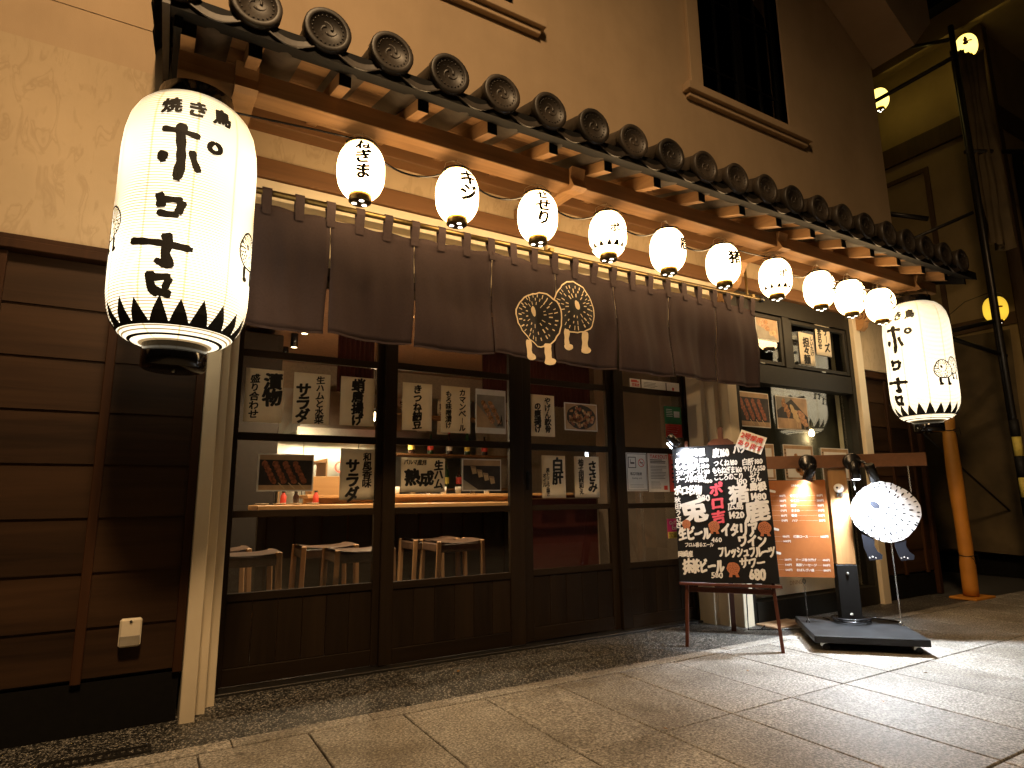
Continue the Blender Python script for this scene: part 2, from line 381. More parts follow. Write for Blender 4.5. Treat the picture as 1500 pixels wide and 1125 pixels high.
def fin0(name, m, mats, parent=None, loc=None, raw=False):
    me = bpy.data.meshes.new(name)
    off = Vector((0, 0, 0))
    if loc is not None: off = Vector(loc)
    elif parent is not None: off = Vector(parent['_o']) if '_o' in parent else Vector(parent.location)
    if raw: off = Vector((0, 0, 0))
    me.from_pydata([tuple(Vector(v) - off) for v in m.v], [], m.f)
    if isinstance(mats, str): mats = [mats]
    for k in mats: me.materials.append(MAT[k])
    me.polygons.foreach_set('material_index', m.mi); me.polygons.foreach_set('use_smooth', m.sm)
    me.update()
    o = bpy.data.objects.new(name, me); COL.objects.link(o)
    if parent is not None: o.parent = parent
    if loc is not None: o.location = loc
    return o
def fin(name, m, mats, parent=None, loc=None, raw=False):
    """like fin0; a mesh parent (part) shares the thing's local frame"""
    if parent is not None and loc is None and not raw and parent.type == 'MESH':
        root = parent.parent; o = fin0(name, m, mats, None, None, True)
        o.data.transform(Matrix.Translation(-Vector(root.location if root else parent.location)))
        o.parent = parent; return o
    return fin0(name, m, mats, parent, loc, raw)
def inst(src, loc, parent=None, rz=0):
    o = src.copy(); COL.objects.link(o); o.location = loc; o.rotation_euler = (0, 0, rz)
    if parent is not None: o.parent = parent
    return o
def tag(o, label, cat, group=None, kind=None):
    o['label'] = label; o['category'] = cat
    if group: o['group'] = group
    if kind: o['kind'] = kind
    return o
def thing(name, label, cat, loc=(0, 0, 0), rz=0, group=None):
    o = bpy.data.objects.new(name, None); COL.objects.link(o); o.location = loc; o.rotation_euler = (0, 0, rz)
    o.empty_display_size = .1
    return tag(o, label, cat, group)
def struct(o, label=None):
    o['kind'] = 'structure'
    if label: o['label'] = label
    return o

# ------------------------------------------------------------------ lettering
CH = ''.join([ '焼き鳥ポロ吉ねぎまキジせせり唐鹿猪しそいたけハツ漬物盛り合わせ生ハムと水菜サラダ蛸揚げ和風香味つ納豆カマンベールもろ噌けパルマ産月熟成やげん軟骨の白肝黒トリュフ塩オイささみ柚子胡椒えチーズわ担々麺自家製喫煙可能店',
  '一串屋手羽先皮くね元巻こ名物秋田うさぎ兎島根広ビール香ワイン抹茶岡崎フレッシュルーツサワー号部席あます日品料理鶏豚円バンレキャ温玉定番加盟飲放題今限禁',
  'タア営のクジュ中旬AOおざばむるれエギスセソ向業','0123456789…・SmokingareaTKUIMENGoEltDRIXPHC,%ーょちっだ'])
GL = {}; MISSING = set()
def glyphs():
    objs = {}
    for ch in sorted(set(CH)):
        for wt in (0, 1):
            c = bpy.data.curves.new('t', 'FONT'); c.body = ch; c.dimensions = '2D'; c.fill_mode = 'FRONT'; c.resolution_u = 2; c.offset = (.004, .018)[wt]
            o = bpy.data.objects.new('t', c); COL.objects.link(o); objs[(ch, wt)] = (o, c)
    bpy.context.view_layer.update(); dg = bpy.context.evaluated_depsgraph_get()
    for k, (o, c) in objs.items():
        me = bpy.data.meshes.new_from_object(o.evaluated_get(dg))
        vs = [(v.co.x, v.co.y) for v in me.vertices]
        w_ = (max([p[0] for p in vs]) if vs else .3)
        full = ord(k[0]) > 0x2000
        GL[k] = ([(x - (.5 if full else w_ / 2), y - .38) for x, y in vs], [tuple(p.vertices) for p in me.polygons], 1.0 if full else w_ + .06)
        bpy.data.meshes.remove(me)
    for o, c in objs.values(): bpy.data.objects.remove(o); bpy.data.curves.remove(c)
glyphs()
def put(m, ch, cx, cy, size, fn, wt=1, brush=True, mi=0, sx=1.0, maxe=None):
    """one character centred at (cx, cy) of a 2D sheet; fn maps (a, b) to 3D"""
    bold = wt == 2; wt = 0 if bold else wt
    if (ch, wt) not in GL: MISSING.add(ch); return
    vs, fs, adv = GL[(ch, wt)]
    rr = random.Random(ord(ch) + int(cx * 971) + int(cy * 577))
    sh = rr.uniform(.08, .16) if brush else 0; rot = rr.uniform(-.06, .06) if brush else 0
    k = size * (rr.uniform(.93, 1.1) if brush else 1); p1, p2 = rr.uniform(0, 6), rr.uniform(0, 6)
    out = []
    for x, y in vs:
        if brush:
            x += .022 * math.sin(9 * y + p1); y += sh * x + .022 * math.sin(8 * x + p2)
            x, y = x * math.cos(rot) - y * math.sin(rot), x * math.sin(rot) + y * math.cos(rot)
        out.append((cx + x * k * sx, cy + y * k))
    tris = []
    for f in fs:
        for i in range(1, len(f) - 1): tris.append((f[0], f[i], f[i + 1]))
    if maxe:
        i = 0; cache = {}
        while i < len(tris):
            t = tris[i]; L = [math.dist(out[t[q]], out[t[(q + 1) % 3]]) for q in range(3)]; q = L.index(max(L))
            if L[q] > maxe:
                a, b_, c_ = t[q], t[(q + 1) % 3], t[(q + 2) % 3]; key = (min(a, b_), max(a, b_))
                if key not in cache: cache[key] = len(out); out.append(((out[a][0] + out[b_][0]) / 2, (out[a][1] + out[b_][1]) / 2))
                m_ = cache[key]; tris[i] = (a, m_, c_); tris.append((m_, b_, c_))
            else: i += 1
    if not bold: m.add([fn(a, b_) for a, b_ in out], tris, mi); return
    p0, pa, pb = Vector(fn(cx, cy)), Vector(fn(cx + .001, cy)), Vector(fn(cx, cy + .001)); nn = (pa - p0).cross(pb - p0).normalized()
    d = size * (.052 if size > .06 else .034)
    for i, (dx, dy) in enumerate([(0, 0)] + [(d * math.cos(t * 1.047 + .3), .8 * d * math.sin(t * 1.047 + .3)) for t in range(6)]):
        m.add([tuple(Vector(fn(a + dx, b_ + dy)) + nn * (.00006 + .00012 * i)) for a, b_ in out], tris, mi)
def column(m, text, cx, ytop, size, fn, step=None, **kw):
    step = step or size * 1.0; y = ytop - size / 2
    for ch in text:
        if ch == 'ー':   # vertical writing: the long mark stands upright
            m.add([fn(cx + a, y + b) for a, b in [(-.04 * size, .4 * size), (.07 * size, .36 * size), (.05 * size, -.3 * size), (-.03 * size, -.42 * size)]], [(0, 3, 2, 1)], kw.get('mi', 0))
        elif ch != ' ': put(m, ch, cx, y, size, fn, **kw)
        y -= step
def row(m, text, x0, y, size, fn, x1=None, **kw):
    x = x0
    if x1 is not None:
        W_ = sum(GL.get((ch, min(1, kw.get('wt', 1))), (0, 0, .5))[2] * size * .94 for ch in text); k = (x1 - x0) / W_
        for ch in text:
            a = GL.get((ch, min(1, kw.get('wt', 1))), (0, 0, .5))[2] * size * .94 * k
            if ch != ' ': put(m, ch, x + a / 2, y, size, fn, sx=k, **kw)
            x += a
        return x
    for ch in text:
        a = GL.get((ch, min(1, kw.get('wt', 1))), (0, 0, .5))[2] * size * .94
        if ch != ' ': put(m, ch, x + a / 2, y, size, fn, **kw)
        x += a
    return x
def stroke(m, pts, w, fn, mi=0, taper=.75):
    """brush stroke: ribbon with rounded, uneven ends along a polyline"""
    P = []
    for i in range(len(pts) - 1):
        a, b = pts[i], pts[i + 1]; L = math.dist(a, b); n = max(2, int(L / .008))
        for k in range(n): P.append((a[0] + (b[0] - a[0]) * k / n, a[1] + (b[1] - a[1]) * k / n))
    P.append(pts[-1])
    for _ in range(2): P = [P[0]] + [((P[i - 1][0] + P[i][0] * 2 + P[i + 1][0]) / 4, (P[i - 1][1] + P[i][1] * 2 + P[i + 1][1]) / 4) for i in range(1, len(P) - 1)] + [P[-1]]
    K = len(P); vs = []; rr = random.Random(int(pts[0][0] * 9999)); ph = rr.uniform(0, 6)
    for i, (x, y) in enumerate(P):
        a = P[max(0, i - 1)]; b = P[min(K - 1, i + 1)]; dx, dy = b[0] - a[0], b[1] - a[1]; L = math.hypot(dx, dy) or 1
        t = i / (K - 1); ww = w / 2 * (1 - .22 * math.sin(math.pi * t)) * (1 + .08 * math.sin(i * .9 + ph))
        e = min(t, 1 - t) * (K - 1); ww *= (.55, .9, 1)[min(2, int(e))]
        nx, ny = -dy / L, dx / L
        vs += [fn(x + nx * ww, y + ny * ww), fn(x, y), fn(x - nx * ww, y - ny * ww)]
    fs = []
    for i in range(K - 1):
        for q in (0, 1): fs.append((3 * i + q, 3 * i + 3 + q, 3 * i + 4 + q, 3 * i + 1 + q))
    m.add(vs, fs, mi)
def blob(m, cx, cy, rx, ry, fn, mi=0, n=14, rot=0, rough=.08, seed=0):
    rr = random.Random(seed * 131 + int(cx * 1000)); vs = [fn(cx, cy)]
    for k in range(n):
        t = 2 * math.pi * k / n; q = 1 + rr.uniform(-rough, rough); x, y = rx * q * math.cos(t), ry * q * math.sin(t)
        vs.append(fn(cx + x * math.cos(rot) - y * math.sin(rot), cy + x * math.sin(rot) + y * math.cos(rot)))
    m.add(vs, [(0, 1 + k, 1 + (k + 1) % n) for k in range(n)], mi)
def rect(m, x0, x1, y0, y1, fn, mi=0):
    m.add([fn(x0, y0), fn(x1, y0), fn(x1, y1), fn(x0, y1)], [(0, 1, 2, 3)], mi)
def onwall(y, flip=False):   # sheet facing -y
    return lambda a, b: (a, y, b)
def creature(m, cx, cy, rx, ry, fn, line, dash, body=None, eye=None, legs=None, seed=1, eyeo=(-.15, .2), lw=.03, legx=((-.42, -1.45), (.42, -1.5)), hide=None, dk=1.0):
    """the shop's emblem: a speckled round head on two short legs; material slots by index"""
    rr = random.Random(seed)
    W = [1 + .05 * math.sin(3 * 2 * math.pi * k / 40 + seed) + rr.uniform(-.025, .025) for k in range(40)]
    for (lx, ly) in legx:
        if legs is None: break
        stroke(m, [(cx + lx * rx, cy - .86 * ry), (cx + lx * rx * 1.02, cy + ly * .8 * ry), (cx + (lx + .04) * rx, cy + ly * ry)], rx * .32, fn, legs)
        blob(m, cx + (lx + .08) * rx, cy + ly * .95 * ry, rx * .23, ry * .13, fn, legs, 14, .15, .06, 3)
    g = lambda a, b: fn(a, b)
    ring = [(math.cos(2 * math.pi * k / 40) * W[k], math.sin(2 * math.pi * k / 40) * W[k]) for k in range(40)]
    if body is not None:
        q_ = [fn(cx + a * rx * j / 8, cy + b * ry * j / 8) for j in range(1, 9) for a, b in ring]
        m.add([fn(cx, cy)] + q_, [(0, 1 + k, 1 + (k + 1) % 40) for k in range(40)] + [(1 + (j - 1) * 40 + k, 1 + j * 40 + k, 1 + j * 40 + (k + 1) % 40, 1 + (j - 1) * 40 + (k + 1) % 40) for j in range(1, 8) for k in range(40)], body)
    def hid(x, y): return hide and ((x - hide[0]) / hide[2]) ** 2 + ((y - hide[1]) / hide[3]) ** 2 < 1.02
    if line is not None:
        for k in range(40):
            a, b = ring[k], ring[(k + 1) % 40]
            if hid(cx + a[0] * rx, cy + a[1] * ry): continue
            m.add([fn(cx + p[0] * rx * s_, cy + p[1] * ry * s_) for p, s_ in ((a, 1), (b, 1), (b, 1 - lw * 2), (a, 1 - lw * 2))], [(0, 1, 2, 3)], line)
    for ringr, cnt in ((.42, 13), (.62, 18), (.8, 24)):
        for k in range(cnt):
            t = 2 * math.pi * (k + rr.uniform(-.25, .25)) / cnt
            x, y = eyeo[0] * (1 - ringr) + ringr * math.cos(t), eyeo[1] * (1 - ringr) + ringr * math.sin(t)
            if hid(cx + x * rx, cy + y * ry): continue
            L = rr.uniform(.04, .085) * (1 + .2 * (dk - 1)); wd = rr.uniform(.012, .024) * dk; c_, s_ = math.cos(t), math.sin(t)
            q = [(x + c_ * L - s_ * wd, y + s_ * L + c_ * wd), (x - c_ * L - s_ * wd, y - s_ * L + c_ * wd), (x - c_ * L + s_ * wd, y - s_ * L - c_ * wd), (x + c_ * L + s_ * wd, y + s_ * L - c_ * wd)]
            m.add([fn(cx + a * rx, cy + b * ry) for a, b in q], [(0, 1, 2, 3)], dash)
    if eye is not None:
        blob(m, cx + eyeo[0] * rx, cy + eyeo[1] * ry, rx * .12, ry * .19, fn, eye, 12, .35, .1, seed)

# ================================================================== GROUND
m = M().box(-200, 200, -200, 200, -.3, -.06); struct(fin('ground', m, 'asphalt'), 'dark asphalt ground around the buildings')
pav = thing('pavement', 'pale granite slab pavement in front of the shop', 'pavement'); pav['kind'] = 'structure'; del pav['category']
m = M().box(-3, 9.08, -3.3, 3.0, -.06, -.014); fin('bedding', m, 'mortar', pav)
SX, SY = .4365, .90
slab = None
for j in range(-7, 1):
    for i in range(-9, 19):
        x0 = 1.141 + SX * i; y0 = 3.0 - SY * (1 - j) + .08 * 0
        y0 = (2.18 - SY * (-j)) if j < 0 else 2.18
        h = SY if j < 0 else .815
        if x0 > 8.9 or x0 < -2.9: continue
        if j < 0 or slab is None or True:
            key = 'a' if j < 0 else 'b'
        src = globals().get('_slab' + key)
        if src is None:
            m = M().box(.004, SX - .004, .004, h - .004, -.05, 0, .003); src = fin('paving_slab', m, 'granite', pav, raw=True); globals()['_slab' + key] = src; o = src
            o.location = (x0, y0, 0)
        else: o = inst(src, (x0, y0, random.uniform(-.0015, .001)), pav)
m = None
ks = None
for i in range(-6, 19):   # narrow pale kerb strip against the gravel apron
    x0 = 1.0 + .6 * i
    if x0 > 8.4: break
    if ks is None: ks = fin('kerb_stone', M().box(.002, .598, 2.999, 3.09, -.05, .002, .003), 'granite', pav, raw=True); ks.location = (x0, 0, 0)
    else: inst(ks, (x0, 0, 0), pav)
m = M().box(-3, 6.9, 3.092, 4.0, -.06, -.003); struct(fin('gravel_apron', m, 'washed_gravel'), 'dark washed gravel strip along the shop front')
m = M().box(6.9, 9.08, 3.092, 14, -.06, -.006); struct(fin('alley_paving', m, 'asphalt'), 'dark alley floor between the two buildings')
m = M().box(9.08, 30, -3, 3.09, -.06, -.008); struct(fin('street', m, 'asphalt'), 'dark street running past the neighbouring building')
gr = thing('drain_grate', 'black slotted drain grate in the gravel strip', 'drain', (-.08, 3.17, 0))
m = M(); m.box(-.27, .11, 3.13, 3.145, -.01, .004); m.box(-.27, .11, 3.20, 3.215, -.01, .004); m.box(-.27, -.255, 3.145, 3.20, -.01, .004); m.box(.095, .11, 3.145, 3.20, -.01, .004)
fin('grate_frame', m, 'dark_steel', gr)
g0 = None
for i in range(13):
    x = -.245 + i * .027
    if g0 is None: g0 = fin('slat', M().box(-.005, .005, 3.146, 3.199, -.008, .002), 'dark_steel', gr, loc=None, raw=True); g0.location = Vector((x, 0, 0)) - Vector(gr.location)
    else: inst(g0, Vector((x, 0, 0)) - Vector(gr.location), gr)

# ================================================================== RESTAURANT BUILDING
B = thing('restaurant_building', 'two storey cream plastered restaurant with dark wood siding and tiled eave', 'building', (3.5, 3.5, 0))
BO = Vector(B.location)
def bp(name, m, mat): return fin(name, m, mat, B)
def bi(src, dx, dy=0, dz=0):
    o = src.copy(); COL.objects.link(o); o.parent = B; o.location = (dx, dy, dz); return o
# upper wall, with the two window openings left out
WY = 3.5
m = M()
def wallbox(x0, x1, z0, z1, y0=WY, y1=WY + .2, mi=0): m.box(x0, x1, y0, y1, z0, z1, mi=mi)
wallbox(-3, .55, 3.25, 8); wallbox(.55, 2.10, 3.25, 4.66); wallbox(.55, 2.10, 6.3, 8); wallbox(2.10, 4.10, 3.25, 8)
wallbox(4.10, 5.37, 3.25, 4.70); wallbox(4.10, 5.37, 6.5, 8); wallbox(5.37, 7.12, 3.25, 8)
wallbox(6.92, 7.12, 3.25, 8, 3.7, 12)
bp('upper_wall', m, 'upper_plaster')
m = M(); m.box(-3, .22, WY, WY + .2, 2.23, 3.25); m.box(6.1, 7.12, WY, WY + .2, 2.25, 3.25); m.box(.22, 6.1, WY + .01, WY + .2, 2.9, 3.25)
bp('plaster_band', m, 'plaster')
bp('drip_line', M().box(-3, .02, WY - .004, WY, 3.50, 3.506), 'upper_plaster')
# slanting plaster soffit under the gable at the right corner
m = M()
poly = [(7.14, 6.02), (5.0, 7.42), (5.0, 8.4), (7.6, 7.2), (7.6, 6.5)]
m.prism(poly, 'y', 3.02, 3.495)
bp('gable_soffit', m, 'upper_plaster')
# windows upstairs
def wavy(x0, x1, y, z0, z1, n=60, amp=.02, per=.12):
    mm = M(); vs = []; fs = []
    for i in range(n + 1):
        x = x0 + (x1 - x0) * i / n; yy = y + amp * math.sin(x / per * 2 * math.pi) + amp * .4 * math.sin(x * 31)
        vs += [(x, yy, z0), (x, yy, z1)]
    for i in range(n): fs.append((2 * i, 2 * i + 2, 2 * i + 3, 2 * i + 1))
    return mm.add(vs, fs, 0, True)
def upwin(x0, x1, z0, z1):
    f = fin('window', M().box(x0 - .06, x0 + .03, WY - .015, WY + .12, z0 - .05, z1 + .05).box(x1 - .0, x1 + .07, WY - .015, WY + .12, z0 - .05, z1 + .05).box(x0 + .03, x1, WY - .015, WY + .12, z0 - .06, z0), 'upper_plaster', B)
    fin('sill', M().box(x0 - .24, x1 + .25, WY - .09, WY - .001, z0 - .14, z0 - .065, .004).box(x0 - .2, x1 + .22, WY - .05, WY - .001, z0 - .185, z0 - .142, .004), 'upper_plaster', f)
    fin('trim', M().box(x0 - .15, x0 - .062, WY - .04, WY - .001, z0 - .06, z1 + .1, .004), 'upper_plaster', f)
    sash = M().box(x0 + .03, x0 + .08, WY + .05, WY + .10, z0, z1).box(x1 - .05, x1, WY + .05, WY + .10, z0, z1).box(x0 + .08, x1 - .05, WY + .05, WY + .10, z0, z0 + .05)
    xm = (x0 + x1) / 2 + .02
    sash.box(xm - .05, xm + .05, WY + .045, WY + .10, z0 + .05, z1)
    for q in ((x0 + xm) / 2 + .02, (xm + x1) / 2): sash.box(q - .011, q + .011, WY + .055, WY + .09, z0 + .05, z1)
    for zz in (z0 + .32, z0 + 1.12):
        sash.box(x0 + .08, xm - .05, WY + .06, WY + .088, zz - .011, zz + .011); sash.box(xm + .05, x1 - .05, WY + .06, WY + .088, zz - .011, zz + .011)
    fin('sash', sash, 'window_black', f)
    fin('pane', M().box(x0 + .08, x1 - .05, WY + .07, WY + .074, z0 + .05, z1), 'night_glass', f)
    fin('curtain', wavy(x0 + .02, x1 - .02, WY + .17, z0, z1), 'room_dark', f)
    fin('dark_room', M().box(x0 - .1, x1 + .1, WY + .25, WY + .28, z0 - .1, z1 + .1), 'ink', f)
    return f
upwin(4.10, 5.37, 4.70, 6.45)
upwin(.55, 2.10, 4.66, 6.25)

# dark wood siding: planks, battens, rails (left of the posts and right of them)
def siding(x0, x1, ztop, bats, skip_edge=False):
    zs = [2.15, 1.915, 1.67, 1.425, 1.18, .935, .69, .45, .235]
    edges = sorted(set([x0] + bats + [x1]))
    for a, b in zip(edges[:-1], edges[1:]):
        for k in range(len(zs) - 1):
            m = M(); t, bz = zs[k] - .001, zs[k + 1]
            m.add([(a, WY + .004, t), (b, WY + .004, t), (b, WY - .006, bz), (a, WY - .006, bz), (a, WY + .03, t), (b, WY + .03, t), (b, WY + .03, bz), (a, WY + .03, bz)],
                  [(0, 3, 2, 1), (3, 7, 6, 2), (4, 5, 6, 7), (0, 1, 5, 4), (0, 4, 7, 3), (1, 2, 6, 5)])
            fin('plank', m, 'siding_wood', B)
    for q in bats + ([] if skip_edge else [x1]):
        fin('batten', M().box(q - .02, q + .02, WY - .024, WY + .001, .215, 2.15, .003), 'batten_wood', B)
    fin('rail', M().box(x0, x1 + .02, WY - .05, WY + .02, 2.155, 2.2, .004).box(x0, x1 + .02, WY - .03, WY + .02, 2.2, 2.23, .003), 'batten_wood', B)
    fin('base_board', M().box(x0, x1 + .01, WY + .0, WY + .2, -.01, .215), 'concrete_base', B)
    fin('backing', M().box(x0, x1, WY + .031, WY + .19, .216, 2.228), 'room_dark', B)
siding(-2.4, .198, 2.2, [-2.0, -1.55, -1.10, -.655, -.197])
siding(6.12, 7.10, 2.2, [6.52, 6.92])
fin('corner_post', M().box(7.06, 7.12, WY - .04, WY + .06, 0, 2.25, .004), 'batten_wood', B)
fin('side_wall', M().box(7.0, 7.11, 3.56, 12, 0, 3.25), 'siding_wood', B)
# white stepped posts
def post(x, w, sgn, name='post'):
    """front face at x..x+w, reveals stepping back towards the door on side sgn"""
    steps = [(0, w, 3.43), (w, w + .05, 3.53), (w + .05, w + .10, 3.63)]
    m = M()
    for a, b, y in steps:
        xa, xb = (x + a, x + b) if sgn > 0 else (x - b, x - a)
        m.box(xa, xb, y, 3.80, -.01, 2.5 if a else 2.775, .003)
    return fin(name, m, 'white_painted', B)
post(.22, .065, 1); post(4.15, .075, -1)
fin('post', M().box(4.152, 4.20, 3.44, 3.8, -.01, 2.775, .003), 'white_painted', B)
fin('post', M().box(5.985, 6.10, 3.43, 3.7, -.01, 2.775, .004), 'white_painted', B)
# stepped white lintel over the doors, brown beam over everything
m = M().box(.22, 4.15, 3.445, 3.8, 2.66, 2.775, .003).box(.285, 4.075, 3.53, 3.8, 2.56, 2.658, .003).box(.335, 4.02, 3.63, 3.8, 2.45, 2.558, .003)
fin('lintel', m, 'white_painted', B)
fin('beam', M().box(-.02, 6.18, 3.425, 3.51, 2.78, 2.895, .004), 'beam_wood', B)
fin('ledger', M().box(-.02, 6.5, 3.40, 3.51, 3.09, 3.2, .004), 'beam_wood', B)
# outlet box on the siding
ob = thing('outlet_box', 'small beige outdoor socket cover on the dark siding beside the left post', 'socket', (-.01, 3.45, .40))
fin('cover', M().box(-.05, .038, 3.452, 3.484, .355, .478, .008), 'paper', ob)
fin('flap', M().box(-.046, .034, 3.446, 3.4515, .36, .405, .003), 'photo_grey', ob)
fin('screw', M().lathe([(.006, 0), (.006, .004)], 8, mat=Matrix.Translation((-.006, 3.451, .466)) @ Matrix.Rotation(R(90), 4, 'X')), 'ink', ob)

# ================================================================== SLIDING DOORS (building parts)
DY = 3.83
m = M().box(.385, .415, 3.79, 3.95, -.01, 2.45).box(3.955, 4.02, 3.79, 3.95, -.01, 2.45).box(.415, 3.955, 3.79, 3.95, 2.40, 2.45)
fin('door_frame', m, 'door_wood', B)
fin('door_track', M().box(.30, 4.03, 3.76, 3.96, -.02, .012, .003), 'dark_steel', B)
def door(x0, x1, g0, g1, y):
    d = fin('sliding_door', M().box(x0, g0, y, y + .035, .02, 2.40, .003).box(g1, x1, y, y + .035, .02, 2.40, .003), 'door_wood', B)
    for z0, z1 in ((.02, .11), (.455, .50), (.91, .95), (1.35, 1.395), (1.845, 1.89), (2.34, 2.40)):
        fin('rail', M().box(g0, g1, y + .003, y + .032, z0, z1, .003), 'door_wood_x', d)
    n = max(2, round((g1 - g0) / .14)); w_ = (g1 - g0) / n
    for i in range(n):
        fin('kick_board', M().box(g0 + i * w_ + .001, g0 + (i + 1) * w_ - .001, y + .012, y + .026, .111, .454, .002), 'door_wood', d)
    for z0, z1 in ((.501, .909), (.951, 1.349), (1.396, 1.844), (1.891, 2.339)):
        fin('glass_pane', M().box(g0 + .001, g1 - .001, y + .016, y + .02, z0, z1), 'glass', d)
    return d
DN, DF = 3.81, 3.852
door(.416, 1.33, .435, 1.252, DF)
door(1.29, 2.33, 1.372, 2.215, DN)
door(2.335, 3.24, 2.425, 3.14, DF)
door(3.19, 3.95, 3.285, 3.935, DN)
fin('door_pull', M().box(2.375, 2.40, DF - .004, DF - .001, 1.06, 1.19, .002), 'window_black', B)

# ================================================================== SHOP WINDOW (right)
m = M().box(4.2, 4.27, 3.47, 3.62, 0, 2.775).box(5.93, 5.985, 3.47, 3.62, 0, 2.775).box(4.27, 5.93, 3.47, 3.62, 2.62, 2.775).box(4.27, 5.93, 3.475, 3.6, 1.97, 2.135).box(4.27, 5.93, 3.46, 3.62, -.01, .16)
sw = fin('shop_window', m, 'frame_black', B)
fin('mullion', M().box(4.935, 5.03, 3.472, 3.6, 2.135, 2.62, .004), 'frame_black', sw)
for a, b in ((4.27, 4.935), (5.03, 5.93)):
    fin('sash', M().box(a, a + .045, 3.482, 3.52, 2.15, 2.61, .003).box(b - .045, b, 3.482, 3.52, 2.15, 2.61, .003).box(a + .045, b - .045, 3.482, 3.52, 2.15, 2.185, .003).box(a + .045, b - .045, 3.482, 3.52, 2.575, 2.61, .003), 'frame_black', sw)
    fin('pane', M().box(a + .045, b - .045, 3.50, 3.504, 2.185, 2.575), 'shop_glass', sw)
    fin('catch', M().box((a + b) / 2 - .03, (a + b) / 2 + .03, 3.465, 3.481, 2.14, 2.152, .002), 'steel', sw)
fin('pane', M().box(4.27, 5.93, 3.53, 3.534, .16, 1.97), 'shop_glass', sw)

# ================================================================== TILED EAVE
slope = .30
def rz(y): return (y - 2.65) * slope        # rise above the rafter line
r0 = None
L = .87
for k in range(17):
    x = .262 + .3965 * (k - 1) if k else -.035
    if k == 0: x = .0
    if x > 6.5: break
    m = M(); y0, y1 = 2.65, 3.52
    m.add([(x - .028, y, 2.925 + rz(y) + h) for y in (y0, y1) for h in (0, .085)] + [(x + .028, y, 2.925 + rz(y) + h) for y in (y0, y1) for h in (0, .085)],
          [(0, 1, 3, 2), (4, 6, 7, 5), (0, 4, 5, 1), (2, 3, 7, 6), (0, 2, 6, 4), (1, 5, 7, 3)])
    if k == 1 or k == 0: pass
    rf = fin('rafter', m, 'eave_wood_y', B)
    if True:
        fin('end_cap', M().box(x - .0285, x + .0285, 2.646, 2.6497, 2.9245, 3.0105), 'black_paint', rf)
# ceiling boards lying on the rafters, running along the eave
yb = 2.646; 
while yb < 3.5:
    y2 = min(yb + .18, 3.5)
    for xa, xb in ((-.04, 3.2), (3.202, 6.42)):
        m = M(); z1, z2 = 3.012 + rz(yb), 3.012 + rz(y2 - .004)
        m.add([(x, y, z + h) for x in (xa, xb) for y, z in ((yb, z1), (y2 - .004, z2)) for h in (0, .014)], [(0, 1, 3, 2), (4, 6, 7, 5), (0, 4, 5, 1), (2, 3, 7, 6), (0, 2, 6, 4), (1, 5, 7, 3)])
        fin('ceiling_board', m, 'eave_wood', B)
    yb = y2
# fascia, purlin, barge boards
fin('fascia', M().prism([(2.510, 2.930), (2.645, 2.984), (2.645, 3.075), (2.510, 3.0)], 'x', -.07, 6.46), 'black_paint', B)
fin('purlin', M().box(-.03, 6.42, 2.835, 2.965, 2.885, 2.99, .004), 'eave_wood', B)
for x in (-.055, 6.43):
    m = M(); m.add([(xx, y, 2.93 + rz(y) + h) for xx in (x, x + .03) for y in (2.6, 3.5) for h in (0, .15)], [(0, 1, 3, 2), (4, 6, 7, 5), (0, 4, 5, 1), (2, 3, 7, 6), (0, 2, 6, 4), (1, 5, 7, 3)])
    fin('barge_board', m, 'black_paint', B)
# roof deck under the tiles
m = M(); m.add([(x, y, 3.028 + rz(y) + h) for x in (-.05, 6.43) for y in (2.56, 3.5) for h in (0, .03)], [(0, 1, 3, 2), (4, 6, 7, 5), (0, 4, 5, 1), (2, 3, 7, 6), (0, 2, 6, 4), (1, 5, 7, 3)])
fin('roof_deck', m, 'black_paint', B)
# arms with curled brackets under them
def arm(x, scroll=True):
    m = M()
    a = 2.80
    poly = [(a, 2.995), (a + .022, 2.93), (a - .012, 2.862), (a + .03, 2.852), (a + .12, 2.875), (3.50, 2.90), (3.50, 2.998)]
    m.prism([(p[0], p[1]) for p in poly], 'x', x - .05, x + .05)
    o = fin('bracket_arm', m, 'eave_wood_y', B)
    if scroll:
        m = M(); P = [(3.5, 2.895), (3.5, 2.60), (3.46, 2.59), (3.43, 2.62), (3.40, 2.61), (3.36, 2.64), (3.345, 2.69), (3.30, 2.70), (3.26, 2.74), (3.25, 2.79), (3.22, 2.82), (3.18, 2.885)]
        m.prism(P, 'x', x - .04, x + .04)
        s_ = fin('carved_bracket', m, 'eave_wood_y', o)
        m = M()
        sp = [(x - .042, 3.375 + (.012 + .0045 * t) * math.cos(t), 2.76 + (.012 + .0045 * t) * math.sin(t)) for t in [i * .45 for i in range(24)]]
        m.tube(sp, .005, 6)
        fin('carved_scroll', m, 'beam_wood', s_) if False else fin('carved_scroll', m, 'beam_wood', o)
for x, s_ in ((.25, True), (2.14, False), (4.10, True), (6.08, True)): arm(x, s_)
